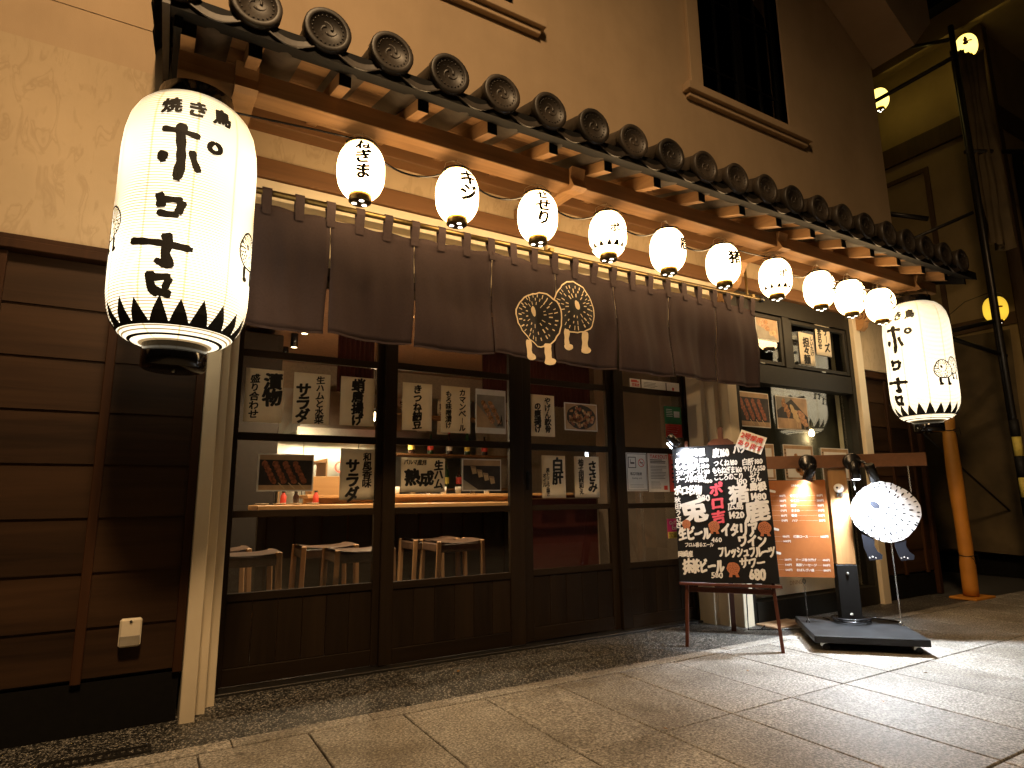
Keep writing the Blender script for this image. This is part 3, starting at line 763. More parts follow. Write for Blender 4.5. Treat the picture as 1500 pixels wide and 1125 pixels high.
# round tiles with their end discs, pan tiles between
def disc_mesh():
    """barrel tile running up the slope (local origin at disc centre)"""
    m = M()
    Rm = Matrix.Rotation(R(90), 4, 'X')      # lathe z -> -y.. front towards -y
    prof = [(.0, .010), (.078, .010), (.080, .016), (.084, .018), (.100, .018), (.105, .014), (.105, -.03), (.09, -.034)]
    m.lathe(prof, 28, mat=Rm, cap=False)
    # three comma swirl
    for q in range(3):
        a0 = q * 2 * math.pi / 3; pts = []; rr_ = []
        for i in range(11):
            t = i / 10; a = a0 + t * 3.6; r_ = .016 + .042 * t
            pts.append((r_ * math.cos(a), -.0055, r_ * math.sin(a))); rr_.append(.008 * (1 - t) + .002)
        m.tube(pts, rr_, 5)
    for q in range(22):
        a = q * 2 * math.pi / 22; m.lathe([(.0045, .004), (.0045, .0125), (.002, .0135)], 5, mat=Matrix.Translation((.068 * math.cos(a), 0, .068 * math.sin(a))) @ Rm)
    # barrel in three courses
    for c in range(3):
        y0, y1 = .0 + .33 * c, .35 + .33 * c
        vs = []; fs = []; n = 12
        for y, r_ in ((y0, .094), (y1, .084)):
            for k in range(n + 1):
                t = -.35 + (math.pi + .7) * k / n; vs.append((r_ * math.cos(t), y, r_ * math.sin(t) + y * slope))
        for k in range(n): fs.append((k, k + 1, n + 2 + k, n + 1 + k))
        vs2 = [(.0, y0, y0 * slope)]
        m.add(vs, fs, 0, True)
    return m
def pan_mesh(p=.2975):
    m = M()
    vs = []; fs = []; n = 10
    def zz(t): return -.055 - .055 * math.sin(math.pi * t)
    for yi, (y, dz) in enumerate(((.02, 0), (1.0, 0))):
        for k in range(n + 1):
            t = k / n; x = .035 + (p - .07) * t
            vs += [(x, y, zz(t) + y * slope), (x, y, zz(t) - .018 + y * slope)]
    o = 2 * (n + 1)
    for k in range(n):
        a = 2 * k; fs += [(a, a + 2, o + a + 2, o + a), (a + 1, o + a + 1, o + a + 3, a + 3)]
    m.add(vs, fs, 0, True)
    # front face of the lip, deeper, with a beaded lower edge
    vs = []; fs = []
    for k in range(n + 1):
        t = k / n; x = .02 + (p - .04) * t; z = zz(t)
        vs += [(x, .012, z + .022), (x, .004, z - .018), (x, -.002, z - .020), (x, -.002, z - .0265), (x, .007, z - .0265)]
    for k in range(n):
        for q in range(4): fs.append((5 * k + q, 5 * k + q + 1, 5 * k + q + 6, 5 * k + q + 5))
    m.add(vs, fs, 0, False)
    return m
dt = pt = None
for k in range(22):
    x = .238 + .2975 * (k - 1) + 0
    if k == 0: x = .238 - .2975
    p = Vector((x, 2.5, 3.064)) - BO
    if dt is None: dt = fin('round_tile', disc_mesh(), 'roof_tile', B, raw=True); dt.location = p
    else: o = inst(dt, p + Vector((0, random.uniform(-.004, .004), random.uniform(-.003, .003))), B); o.rotation_euler = (random.uniform(-.02, .02), random.uniform(-.6, .6) * 0, random.uniform(-.02, .02))
    if k < 21:
        if pt is None: pt = fin('pan_tile', pan_mesh(), 'roof_tile', B, raw=True); pt.location = p
        else: inst(pt, p, B)
# verge tiles along the left edge of the eave
vt = None
for k in range(5):
    y0 = 2.5 + k * .2; m = M()
    z = 2.93 + (y0 - 2.5) * slope
    fin('verge_tile', M().add([(xx, y0 + dy, z + dy * slope + h) for xx in (-.10, -.072) for dy in (0, .205) for h in (.0, .14)], [(0, 1, 3, 2), (4, 6, 7, 5), (0, 4, 5, 1), (2, 3, 7, 6), (0, 2, 6, 4), (1, 5, 7, 3)]), 'roof_tile', B)

# ================================================================== NOREN CURTAIN
NY = 3.2
def ndisp(x, z):
    d = max(0, 2.50 - z)
    a = .008 + .042 * d
    return a * (math.sin(x * 12.3 + 1.1) * .55 + math.sin(x * 26 + .7 + 1.2 * z) * .25 + math.sin(x * 5.1 + 2) * .6) + .012 * math.sin(z * 9 + x * 4) + .004 * math.sin(x * 55 + z * 6) * min(1, d * 3)
nor = thing('noren_curtain', 'long dark brown split noren curtain with two cream creatures hung over the doors', 'curtain', (2.2, NY, 2.5))
spl = [.255, .747, 1.236, 1.734, 2.213, 2.715, 3.225, 3.722, 4.185]
fin('rod', M().tube([(.15, NY, 2.575), (4.28, NY, 2.60)], .0165, 12), 'gold_metal', nor)
fin('rod_cap', M().tube([(4.28, NY, 2.6), (4.31, NY, 2.6)], .024, 12), 'black_plastic', nor)
for x in (.3, 2.17, 4.16):
    fin('hanger', M().box(x - .008, x + .008, NY + .02, NY + .034, 2.60, 2.88).box(x + .005, x + .035, NY - .02, NY + .03, 2.60, 2.625), 'gold_metal', nor)
for k in range(8):
    a, b = spl[k], spl[k + 1]; m = M(); nx, nz = 22, 20; vs = []; fs = []
    hem = 1.855 + .008 * math.sin(k * 2.3)
    for j in range(nz + 1):
        z = 2.50 + (hem - 2.50) * j / nz
        pull = .001 + max(0, (2.34 - z)) * (.026 if k in (0,) else .007 + .006 * math.sin(k * 1.7))
        for i in range(nx + 1):
            t = i / nx; x = (a + .001) + (b - a - .002) * t
            x += pull * (1 - 2 * t) * (abs(1 - 2 * t) ** 2) * (0.4 if (k == 0 and t < .5) else 1)
            zz = z + (.006 * math.sin(x * 30) * (1 if j == 0 else 0)) + (.008 * math.sin(t * math.pi) * (-1) * (j == nz))
            y = NY - .004 + ndisp(x, z)
            vs.append((x, y, zz))
    for j in range(nz):
        for i in range(nx): q = j * (nx + 1) + i; fs.append((q, q + 1, q + nx + 2, q + nx + 1))
    m.add(vs, fs, 0, True)
    pn = fin('cloth_panel', m, 'noren_cloth', nor)
    sm = pn.modifiers.new('cloth', 'SOLIDIFY'); sm.thickness = .0022; sm.offset = 0
    hm = M()   # stitched hem, a doubled strip along bottom
    vs = []; fs = []
    for i in range(nx + 1):
        v1 = m.v[(nz - 1) * (nx + 1) + i]; v2 = m.v[nz * (nx + 1) + i]
        vs += [(v2[0], v2[1] - .0025, v2[2] + .012), (v2[0], v2[1] - .0025, v2[2] - .001)]
    for i in range(nx): fs.append((2 * i, 2 * i + 2, 2 * i + 3, 2 * i + 1))
    fin('hem', hm.add(vs, fs, 0, True), 'noren_cloth', pn)
tabx = []
for k in range(8):
    for t in (0, 1 / 3, 2 / 3): tabx.append(spl[k] + (spl[k + 1] - spl[k]) * t)
tabx.append(4.17)
for x in tabx:
    m = M(); w_ = .024; zt = 2.590; vs = []; fs = []
    prof = [(-.010, 2.445), (-.012, 2.50), (-.020, 2.56), (-.019, 2.585), (-.01, 2.60), (.008, 2.602), (.019, 2.59), (.019, 2.56), (.006, 2.50), (.004, 2.46)]
    y0 = ndisp(x, 2.46)
    for (dy, z) in prof:
        f = min(1, max(0, (2.56 - z) / .1)); vs += [(x - w_, NY + dy + y0 * f, z), (x + w_, NY + dy + y0 * f, z)]
    for i in range(len(prof) - 1): fs.append((2 * i, 2 * i + 1, 2 * i + 3, 2 * i + 2))
    m.add(vs, fs, 0, False); m.box(x - w_ + .003, x + w_ - .003, NY - .0135 + y0, NY - .011 + y0, 2.449, 2.484)
    fin('tab', m, 'noren_cloth', nor)
def nfn(off): return lambda a, b: (a, NY - .004 + ndisp(a, b) - off - .002, b)
for (cx_, cz_, sd_, eo, lg, o_) in ((2.362, 2.24, 3, (.12, .12), ((-.33, -1.6), (.5, -1.64)), 0), (2.088, 2.13, 5, (-.22, .26), ((-.48, -1.56), (.42, -1.62)), .0018)):
    m = M(); creature(m, cx_, cz_, .176, .176, nfn(.0015 + o_), None, 0, 0, None, None, sd_); m.f = [f for f, i_ in zip(m.f, range(len(m.f)))]; k_ = 40 * 8
    b_ = M(); b_.add(m.v[:k_ + 1], [f for f in m.f if max(f) <= k_], 0); fin('dark_ground', b_, 'print_brown', nor)
    m = M(); creature(m, cx_, cz_, .176, .176, nfn(.0024 + o_), 0, 0, None, 0, 0, sd_, eo, .026, lg, hide=(2.088, 2.13, .176, .176) if sd_ == 3 else None)
    fin('cream_drawing', m, 'cream_print', nor)['kind'] = 'stuff'

# ================================================================== LANTERNS
def big_shade():
    m = M(); prof = []
    ctrl = [(-.56, .11), (-.535, .115), (-.53, .15), (-.515, .19), (-.49, .218), (-.45, .243), (-.40, .259), (-.34, .267), (-.28, .268), (.30, .268), (.38, .262), (.45, .248), (.50, .225), (.54, .19), (.56, .15)]
    z = -.56; out = []
    def rad(z):
        for (a, ra), (b, rb) in zip(ctrl[:-1], ctrl[1:]):
            if a <= z <= b: return ra + (rb - ra) * (z - a) / (b - a)
        return ctrl[-1][1]
    n = 95
    for i in range(n):
        za = -.535 + 1.095 * i / n; zb = za + 1.095 / n / 2
        out += [(rad(za) - .0015, za), (rad(zb) + .0015, zb)]
    out.append((rad(.56), .56))
    m.lathe(out, 40, cap=False)
    return m, rad
BIGZ = 2.18
S1 = [(0.016, [(-0.124, 2.485), (-0.051, 2.48), (0.017, 2.468)]), (0.023, [(-0.048, 2.517), (-0.055, 2.48), (-0.047, 2.404), (-0.044, 2.339), (-0.055, 2.262)]),
 (0.025, [(-0.107, 2.386), (-0.114, 2.36), (-0.107, 2.336)]), (0.017, [(-0.008, 2.404), (-0.001, 2.365), (0.022, 2.313)]),
 (0.013, [(0.073, 2.468), (0.097, 2.455), (0.096, 2.43), (0.071, 2.42), (0.050, 2.435), (0.055, 2.457), (0.073, 2.468)]),
 (0.023, [(-0.111, 2.206), (-0.102, 2.177), (-0.099, 2.143)]), (0.018, [(-0.102, 2.177), (-0.065, 2.18), (-0.024, 2.18)]), (0.021, [(-0.024, 2.18), (-0.038, 2.121)]),
 (0.018, [(-0.113, 2.125), (-0.076, 2.114), (-0.034, 2.12)]), (0.018, [(-0.207, 2.005), (-0.089, 1.994), (0.025, 1.981)]), (0.024, [(-0.072, 2.038), (-0.061, 1.999), (-0.07, 1.956), (-0.05, 1.893)]),
 (0.018, [(-0.104, 1.927), (-0.071, 1.908), (-0.05, 1.898)]), (0.022, [(-0.116, 1.879), (-0.115, 1.841), (-0.107, 1.811), (-0.081, 1.786)]), (0.019, [(-0.113, 1.852), (-0.042, 1.861)]),
 (0.019, [(-0.044, 1.857), (-0.059, 1.82), (-0.062, 1.797)]), (0.021, [(-0.106, 1.806), (-0.072, 1.796), (-0.037, 1.79)])]
def big_lantern(x, y, rot, label):
    t = thing('paper_lantern', label, 'lantern', (x, y, BIGZ), R(rot), 'tall cylindrical paper lanterns at the eave ends')
    global BL
    if BL is None:
        sh, rad = big_shade()
        o = fin('paper_shade', sh, 'big_paper', t, raw=True)
        def wrap(a, b, off=.0035): r_ = rad(b) + off; th = a / .268; return (r_ * math.sin(th), -r_ * math.cos(th), b)
        m = M()
        for w_, pts in S1: stroke(m, [(a, b - BIGZ) for a, b in pts], w_ * 1.95, wrap)
        fin('lettering', m, 'ink', t, raw=True)
        m = M()
        for ch, a in (('焼', -.10), ('き', .0), ('鳥', .10)): put(m, ch, a, 2.60 - BIGZ, .082, lambda a, b: wrap(a, b, .004), maxe=.02, wt=2)
        fin('small_lettering', m, 'ink', t, raw=True)
        m = M()   # saw-tooth band near the bottom: eighteen black points
        n = 20
        for k in range(n):
            a = 2 * math.pi * k / n * .268; w_ = math.pi / n * .268 * .96; zb = -.485; h = .095 if k % 3 else .085
            rows = 5; vs = []; fs = []
            for j in range(rows + 1):
                f = j / rows; hw = w_ * (1 - f) * 1.0; b = zb + h * f; s_ = .012 * math.sin(k * 3.1) * f
                vs += [wrap(a - hw + s_, b), wrap(a + s_, b), wrap(a + hw + s_, b)]
            for j in range(rows):
                for q in (0, 1): fs.append((3 * j + q, 3 * j + q + 1, 3 * j + 4 + q, 3 * j + 3 + q))
            m.add(vs, fs)
        for z0, z1 in ((-.495, -.484), (-.5255, -.5205)):
            m.lathe([(rad(z0) + .004, z0), (rad(z1) + .004, z1)], 40, cap=False)
        fin('sawtooth_band', m, 'ink', t, raw=True)
        for c0 in (.31, -.46):
            m = M()
            creature(m, c0 + .115, -.07, .068, .078, lambda a, b: wrap(a, b, .003), 0, 0, None, 0, 0, 8, (.1, .1), .055, ((-.35, -1.6), (.45, -1.6)), hide=(c0, -.11, .086, .086), dk=2.2)
            creature(m, c0, -.11, .086, .086, lambda a, b: wrap(a, b, .0035), 0, 0, None, 0, 0, 9, (-.2, .25), .055, ((-.45, -1.6), (.4, -1.6)), dk=2.2)
            fin('emblem', m, 'ink', t, raw=True)
        fin('top_cap', M().lathe([(.152, .553), (.152, .62), (.14, .625), (.136, .555), (0, .556)], 32, cap=False), 'lacquer', t, raw=True)
        fin('bottom_cap', M().lathe([(.10, -.533), (.124, -.536), (.124, -.628), (.114, -.637), (.0, -.637)], 32, cap=False), 'lacquer', t, raw=True)
        m = M().tube([(-.15, 0, .60), (-.14, 0, .67), (0, 0, .70), (.14, 0, .67), (.15, 0, .60)], .003, 6).tube([(0, 0, .70), (.004, 0, .73)], .002, 6)
        fin('hanging_wire', m, 'ink', t, raw=True)
        fin('drip_screw', M().lathe([(.006, -.637), (.006, -.645), (0, -.647)], 8), 'steel', t, raw=True)
        BL = t
    else:
        for c in BL.children:
            q = c.copy(); COL.objects.link(q); q.parent = t; q.location = (0, 0, 0)
    return t
BL = None
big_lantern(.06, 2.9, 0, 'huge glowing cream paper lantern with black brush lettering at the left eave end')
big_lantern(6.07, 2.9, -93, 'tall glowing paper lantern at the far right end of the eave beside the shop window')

def small_lantern(x, z, rot, text, label, kind=0, s=1.0, mat='small_paper', y=2.912, group='small round white paper lanterns strung along the eave', cat='lantern'):
    t = thing('round_lantern', label, cat, (x, y, z), rot, group)
    def rad(z): return .121 * s * max(.02, 1 - abs(z / (.178 * s)) ** 2.5) ** .5
    prof = []
    n = 26
    for i in range(n + 1):
        q = -.153 * s + .306 * s * i / n; prof.append((rad(q), q))
    fin('paper_shade', M().lathe(prof, 28, cap=False), mat, t, raw=True)
    fin('top_cap', M().lathe([(.088 * s, .146 * s), (.088 * s, .158 * s), (.06 * s, .162 * s), (.03 * s, .172 * s), (.0, .174 * s)], 20, cap=False), 'lacquer', t, raw=True)
    m = M().lathe([(.058 * s, -.148 * s), (.058 * s, -.186 * s), (.05 * s, -.192 * s), (0, -.192 * s)], 20, cap=False)
    fin('bottom_cap', m, 'gold_metal', t, raw=True)
    m = M()
    for k in range(3):
        a = k * 2.094 + .5 - rot; m.lathe([(.013 * s, 0), (.0, -.0005)], 10, mat=Matrix.Translation((.03 * s * math.cos(a), .03 * s * math.sin(a), -.1935 * s)) @ Matrix.Scale(1, 4))
    fin('vent_hole', m, 'lamp_hole', t, raw=True)['kind'] = 'stuff'
    m = M().lathe([(.020 * s, .173 * s), (.026 * s, .185 * s), (.022 * s, .20 * s), (.012 * s, .212 * s), (0, .214 * s)], 12, cap=False)
    fin('socket', m, 'nailed_steel', t, raw=True)
    z2 = .235 * s
    m = M().tube([(-.085 * s, 0, .15 * s), (-.075 * s, 0, .20 * s), (-.03 * s, 0, z2 * .98), (0, 0, z2), (.03 * s, 0, z2 * .98), (.075 * s, 0, .20 * s), (.085 * s, 0, .15 * s)], .0018, 5).tube([(0, 0, z2), (0, 0, z2 + .012)], .0016, 5)
    fin('wire_handle', m, 'nailed_steel', t, raw=True)
    def wrap(a, b, off=.003): r_ = rad(b) + off; th = a / (.121 * s); return (r_ * math.sin(th), -r_ * math.cos(th), b)
    if kind == 0 and text:
        m = M(); n = len(text); sz = min(.105, .26 / n) * s; zt = (n * sz * 1.0) / 2 + .02 * s
        column(m, text, 0, zt, sz, wrap, sz * .96, maxe=.02, wt=2)
        fin('lettering', m, 'ink', t, raw=True)
    if kind == 1:
        m = M()
        creature(m, -.012, .07, .026, .028, lambda a, b: wrap(a, b), None, 0, None, 0, 0, 8, (-.2, .25), .03)
        creature(m, .045, .075, .024, .027, lambda a, b: wrap(a, b), None, 0, None, 0, 0, 9, (-.2, .25), .03)
        put(m, 'ポ', -.012, .0, .07, wrap, maxe=.02, wt=2); put(m, 'ロ', .035, -.005, .04, wrap, maxe=.02, wt=2); put(m, '吉', .072, -.01, .06, wrap, maxe=.02, wt=2)
        for k in range(14):
            a = (2 * math.pi * k / 14) * .132; b = -.118
            m.add([wrap(a - .022, b), wrap(a, b + .0), wrap(a + .022, b), wrap(a - .011, b + .02), wrap(a + .011, b + .02), wrap(a, b + .042)], [(0, 1, 3), (1, 4, 3), (1, 2, 4), (3, 4, 5)])
        fin('emblem', m, 'ink', t, raw=True)['kind'] = 'stuff'
    if kind == 2:
        m = M()
        for px, pz, rx, rz_ in ((0, .03, .022, .04), (0, -.02, .03, .03), (0, .07, .014, .014), (.045, .0, .03, .012)): blob(m, px, pz, rx, rz_, lambda a, b: wrap(a, b), seed=3)
        fin('printed_figure', m, 'orange_print', t, raw=True)
    for c in t.children: c.data.transform(Matrix.Scale(.9, 4, (0, 0, 1)))
    return t
LX = [.825, 1.37, 1.904, 2.441, 2.966, 3.515, 4.103, 4.66, 5.09, 5.55]
camang = lambda x: math.atan2(-x, 2.912)      # direction from which the camera sees it
LT = [('ねぎま', 4, 0, 'first of ten from the left, nearest the huge lantern'), ('キジ', 32, 0, 'second from the left, with two angular characters'),
      ('せせり', 18, 0, 'third from the left, with three brush characters'), ('', 28, 1, 'fourth from the left, with tiny creatures and saw-tooth band'),
      ('鹿', 66, 0, 'fifth from the left, its lettering turned to the right edge'), ('猪', 45, 0, 'sixth from the left, with one dense character'),
      ('', 35, 1, 'seventh from the left, with creatures and saw-tooth band'), ('しそ', 68, 0, 'third from the right, above the shop window'),
      ('いたけ', 66, 0, 'second from the right, between two touching neighbours'), ('ハツ', 60, 0, 'rightmost of the ten, overlapping the tall lantern')]
for i, (x, (txt, d, kd, lb)) in enumerate(zip(LX, LT)):
    small_lantern(x, 2.662, camang(x) + R(d), txt, 'small round lantern, ' + lb, kd)
# cable with drooping loops from lantern to lantern
m = M(); pts = [(-.02, 3.0, 2.83), (.3, 2.98, 2.845), (.6, 2.95, 2.85)]
nodes = [(x, 2.93, 2.845) for x in LX]
pts.append((LX[0] - .02, 2.93, 2.85))
for a, b in zip(nodes[:-1], nodes[1:]):
    dip = .115 if b[0] - a[0] > .5 else .06
    if a[0] > 3.4 and a[0] < 4: dip = .02
    for k in range(1, 13):
        t = k / 12; pts.append((a[0] + (b[0] - a[0]) * t, 2.935, a[2] - dip * 4 * t * (1 - t)))
pts += [(5.85, 2.94, 2.83), (6.02, 2.93, 2.83)]
tag(fin('string_light_cable', M().tube(pts, .0055, 6), 'black_plastic', None, (0, 0, 0)), 'black cable looping from one small lantern to the next under the eave', 'cable')

# ================================================================== PAPER MENUS ON THE DOORS
PG = 'handwritten paper menus taped to the door glass'
def sheet(label, x0, x1, z0, z1, cols, y, ink='ink', mat='paper', group=PG, tilt=0, cat='menu sheet', name='menu_sheet', rows=None, brush=True):
    """cols: (text, x fraction, top fraction, size m)"""
    cx, cz = (x0 + x1) / 2, (z0 + z1) / 2
    t = thing(name, label, cat, (cx, y, cz), 0, group); t.rotation_euler = (0, R(tilt), 0)
    a, b = (x1 - x0) / 2, (z1 - z0) / 2
    p = M(); nn = 6; vs = []; fs = []
    for j in range(nn + 1):
        for i in range(nn + 1):
            u, v = i / nn, j / nn; vs.append((-a + 2 * a * u, -.0012 * math.sin(u * 5 + v * 3 + x0 * 9), -b + 2 * b * v))
    for j in range(nn):
        for i in range(nn): q = j * (nn + 1) + i; fs.append((q, q + 1, q + nn + 2, q + nn + 1))
    pp = fin('paper_sheet', p.add(vs, fs, 0, True), mat, t, raw=True)
    s_ = pp.modifiers.new('th', 'SOLIDIFY'); s_.thickness = .0004
    fn = lambda u, v: (u, -.0026, v)
    if cols or rows:
        m = M()
        for tx, fx, ft, sz in (cols or []): column(m, tx, -a + 2 * a * fx, b - 2 * b * ft, sz * 1.06, fn, sz * .98, brush=brush, wt=2)
        for tx, fx, ft, sz in (rows or []): row(m, tx, -a + 2 * a * fx, b - 2 * b * ft, sz, fn, brush=brush, wt=2 if brush else 0)
        fin('lettering', m, ink, t, raw=True)
    return t
Y2 = DN + .012    # just in front of glass, door 2 and 4
Y1 = DF + .012
sheet('tall paper menu, leftmost of the upper row in the left door', .456, .668, 1.457, 1.776, [('漬物', .72, .06, .098), ('盛り合わせ', .25, .10, .054)], Y1)
sheet("paper menu with long right column, second of the left door's upper row", .729, .949, 1.459, 1.776, [('生ハムと水菜', .72, .04, .05), ('サラダ', .27, .2, .082)], Y1)
sheet('paper menu with one bold column of four characters in the left door', 1.015, 1.236, 1.464, 1.776, [('蛸唐揚げ', .5, .03, .076)], Y1, mat='paper')
sheet('paper menu with three huge characters, lower right of the left door', 1.03, 1.248, 1.0, 1.318, [('和風香味', .78, .06, .056), ('サラダ', .36, .18, .09)], Y1)
sheet('paper menu with a single thin column of characters, left in the second door', 1.41, 1.619, 1.447, 1.764, [('きつね納豆', .5, .03, .06)], Y2)
sheet('paper menu with a long loan-word column beside small characters, middle of the second door', 1.686, 1.906, 1.443, 1.764, [('カマンベール', .72, .04, .050), ('もろ味噌漬け', .25, .10, .044)], Y2)
t = sheet('wide paper menu of bold characters beside the tofu photo, lower left of the second door', 1.411, 1.718, 1.046, 1.268, [('生ハム', .85, .06, .062), ('熟', .25, .30, .11), ('成', .58, .36, .1)], Y2, rows=[('パルマ産月', .05, .13, .034)])
sheet('narrow paper menu above the white liver menu in the third door', 2.43, 2.643, 1.452, 1.766, [('やげん軟骨', .7, .04, .055), ('の唐揚げ', .28, .18, .058)], Y1)
sheet('yellowish paper menu with two big characters, lower left of the third door', 2.518, 2.73, .998, 1.312, [('白肝', .66, .04, .1), ('黒トリュフ塩と', .24, .3, .03), ('オイル', .1, .42, .034)], Y1)
sheet('paper menu with four flowing characters and a left column, lower right of the third door', 2.813, 3.05, 1.0, 1.312, [('ささみ', .72, .1, .08), ('柚子胡椒和え', .26, .06, .046)], Y1)
# framed notices on the fourth door
def notice(label, x0, x1, z0, z1, y, mat, draw, tilt=0, slots=('ink', 'red_print', 'white_print', 'green_print', 'yellow_print')):
    cx, cz = (x0 + x1) / 2, (z0 + z1) / 2
    t = thing('notice', label, 'notice', (cx, y, cz)); t.rotation_euler = (0, R(tilt), 0)
    a, b = (x1 - x0) / 2, (z1 - z0) / 2
    fin('notice_sheet', M().box(-a, a, -.001, .001, -b, b), mat, t, raw=True)
    m = M(); draw(m, a, b, lambda u, v: (u, -.0026, v)); fin('print', m, list(slots), t, raw=True)
    return t
def lines(m, a, b, fn, x0, x1, y0, y1, n, mi=0, th=.003, seed=0):
    rr = random.Random(seed)
    for k in range(n):
        y = y1 + (y0 - y1) * (k + .5) / n; rect(m, x0 * a, (x0 + (x1 - x0) * rr.uniform(.7, 1)) * a, y * b - th / 2, y * b + th / 2, fn, mi)
def d_smoke(m, a, b, fn):
    for q in (-1, 1): rect(m, q * a * .93 - .002, q * a * .93 + .002, -b * .95, b * .95, fn)
    rect(m, -a * .93, a * .93, b * .93, b * .95, fn); rect(m, -a * .93, a * .93, -b * .95, -b * .93, fn)
    for k in range(16):   # no-smoking ring
        t0, t1 = k * math.pi / 8, (k + 1) * math.pi / 8; c = (.45 * a, .48 * b)
        m.add([fn(c[0] + r_ * math.cos(t), c[1] + r_ * math.sin(t)) for t, r_ in ((t0, .034), (t1, .034), (t1, .028), (t0, .028))], [(0, 1, 2, 3)], 1)
    m.add([fn(.45 * a - .024, .48 * b + .02), fn(.45 * a - .02, .48 * b + .024), fn(.45 * a + .024, .48 * b - .02), fn(.45 * a + .02, .48 * b - .024)], [(0, 3, 2, 1)], 1)
    rect(m, .45 * a - .018, .45 * a + .018, .48 * b - .003, .48 * b + .003, fn, 0)
    for x in (-.8, -.1): rect(m, x * a - .003, x * a + .003, .2 * b, .78 * b, fn)
    rect(m, -.8 * a, -.1 * a, .2 * b, .235 * b, fn); rect(m, -.8 * a, -.1 * a, .745 * b, .78 * b, fn)
    rect(m, -.62 * a, -.22 * a, .42 * b, .5 * b, fn); rect(m, -.62 * a, -.58 * a, .5 * b, .66 * b, fn)
    row(m, '喫煙可能店', -.66 * a, -.1 * b, .026, fn, brush=False); row(m, 'Smoking area', -.5 * a, -.32 * b, .018, fn, brush=False, wt=0)
    lines(m, a, b, fn, -.7, .7, -.62, -.85, 2, 0, .002)
notice('white framed smoking notice with a red crossed circle on the fourth door', 3.293, 3.51, 1.045, 1.35, Y2, 'white_paper', d_smoke)
def d_take(m, a, b, fn):
    row(m, 'TAKEOUT', -.8 * a, .82 * b, .042, fn, mi=1, brush=False)
    lines(m, a, b, fn, -.8, .8, .45, .68, 3, 0, .006, 1); lines(m, a, b, fn, -.8, .8, -.35, .35, 9, 0, .003, 2); lines(m, a, b, fn, -.8, .3, -.85, -.45, 4, 0, .003, 3); rect(m, .45 * a, .8 * a, -.9 * b, -.68 * b, fn, 1)
notice('cream price list with a red heading beside the smoking notice', 3.523, 3.748, 1.038, 1.354, Y2, 'white_paper', d_take)
notice('red poster strip at the right edge of the fourth door', 3.757, 3.93, 1.038, 1.357, Y2, 'red_print', lambda m, a, b, fn: (row(m, 'TAKE', -.8 * a, .8 * b, .05, fn, mi=2, brush=False), lines(m, a, b, fn, -.7, .6, -.6, .5, 5, 0, .014, 4)))
notice('green and red poster in the upper right of the fourth door', 3.738, 3.93, 1.492, 1.755, Y2, 'green_print', lambda m, a, b, fn: (rect(m, -a, a, -b, -.02, fn, 1), rect(m, .1 * a, .8 * a, .3 * b, .7 * b, fn, 2), lines(m, a, b, fn, -.8, 0, .3, .85, 5, 2, .005, 5), lines(m, a, b, fn, -.8, .7, -.8, -.25, 4, 2, .004, 6)))
notice('magenta and yellow sticker low on the fourth door', 3.70, 3.83, .665, .82, Y2, 'magenta_print', lambda m, a, b, fn: (rect(m, -a, a, -b, -.35 * b, fn, 4), row(m, '加盟店', -.8 * a, -.68 * b, .045, fn, brush=False, mi=0), row(m, 'GoTo', -.7 * a, .6 * b, .04, fn, mi=2, brush=False), row(m, 'Eat', -.3 * a, .1 * b, .045, fn, mi=2, brush=False)))
notice('small rounded red and white sticker under the curtain hem', 3.372, 3.482, 1.878, 1.962, Y2, 'white_paper', lambda m, a, b, fn: (lines(m, a, b, fn, -.8, .8, .3, .8, 2, 1, .01, 1), row(m, '営業店', -.7 * a, -.2 * b, .03, fn, mi=1, brush=False)))
notice('wide white notice under the curtain hem with drawn bottles', 3.50, 3.928, 1.878, 1.964, Y2, 'white_paper', lambda m, a, b, fn: (lines(m, a, b, fn, -.9, -.1, -.5, .6, 4, 0, .003, 7), rect(m, .25 * a, .3 * a, -.7 * b, .8 * b, fn), rect(m, .6 * a, .7 * a, -.6 * b, .0, fn, 1)))
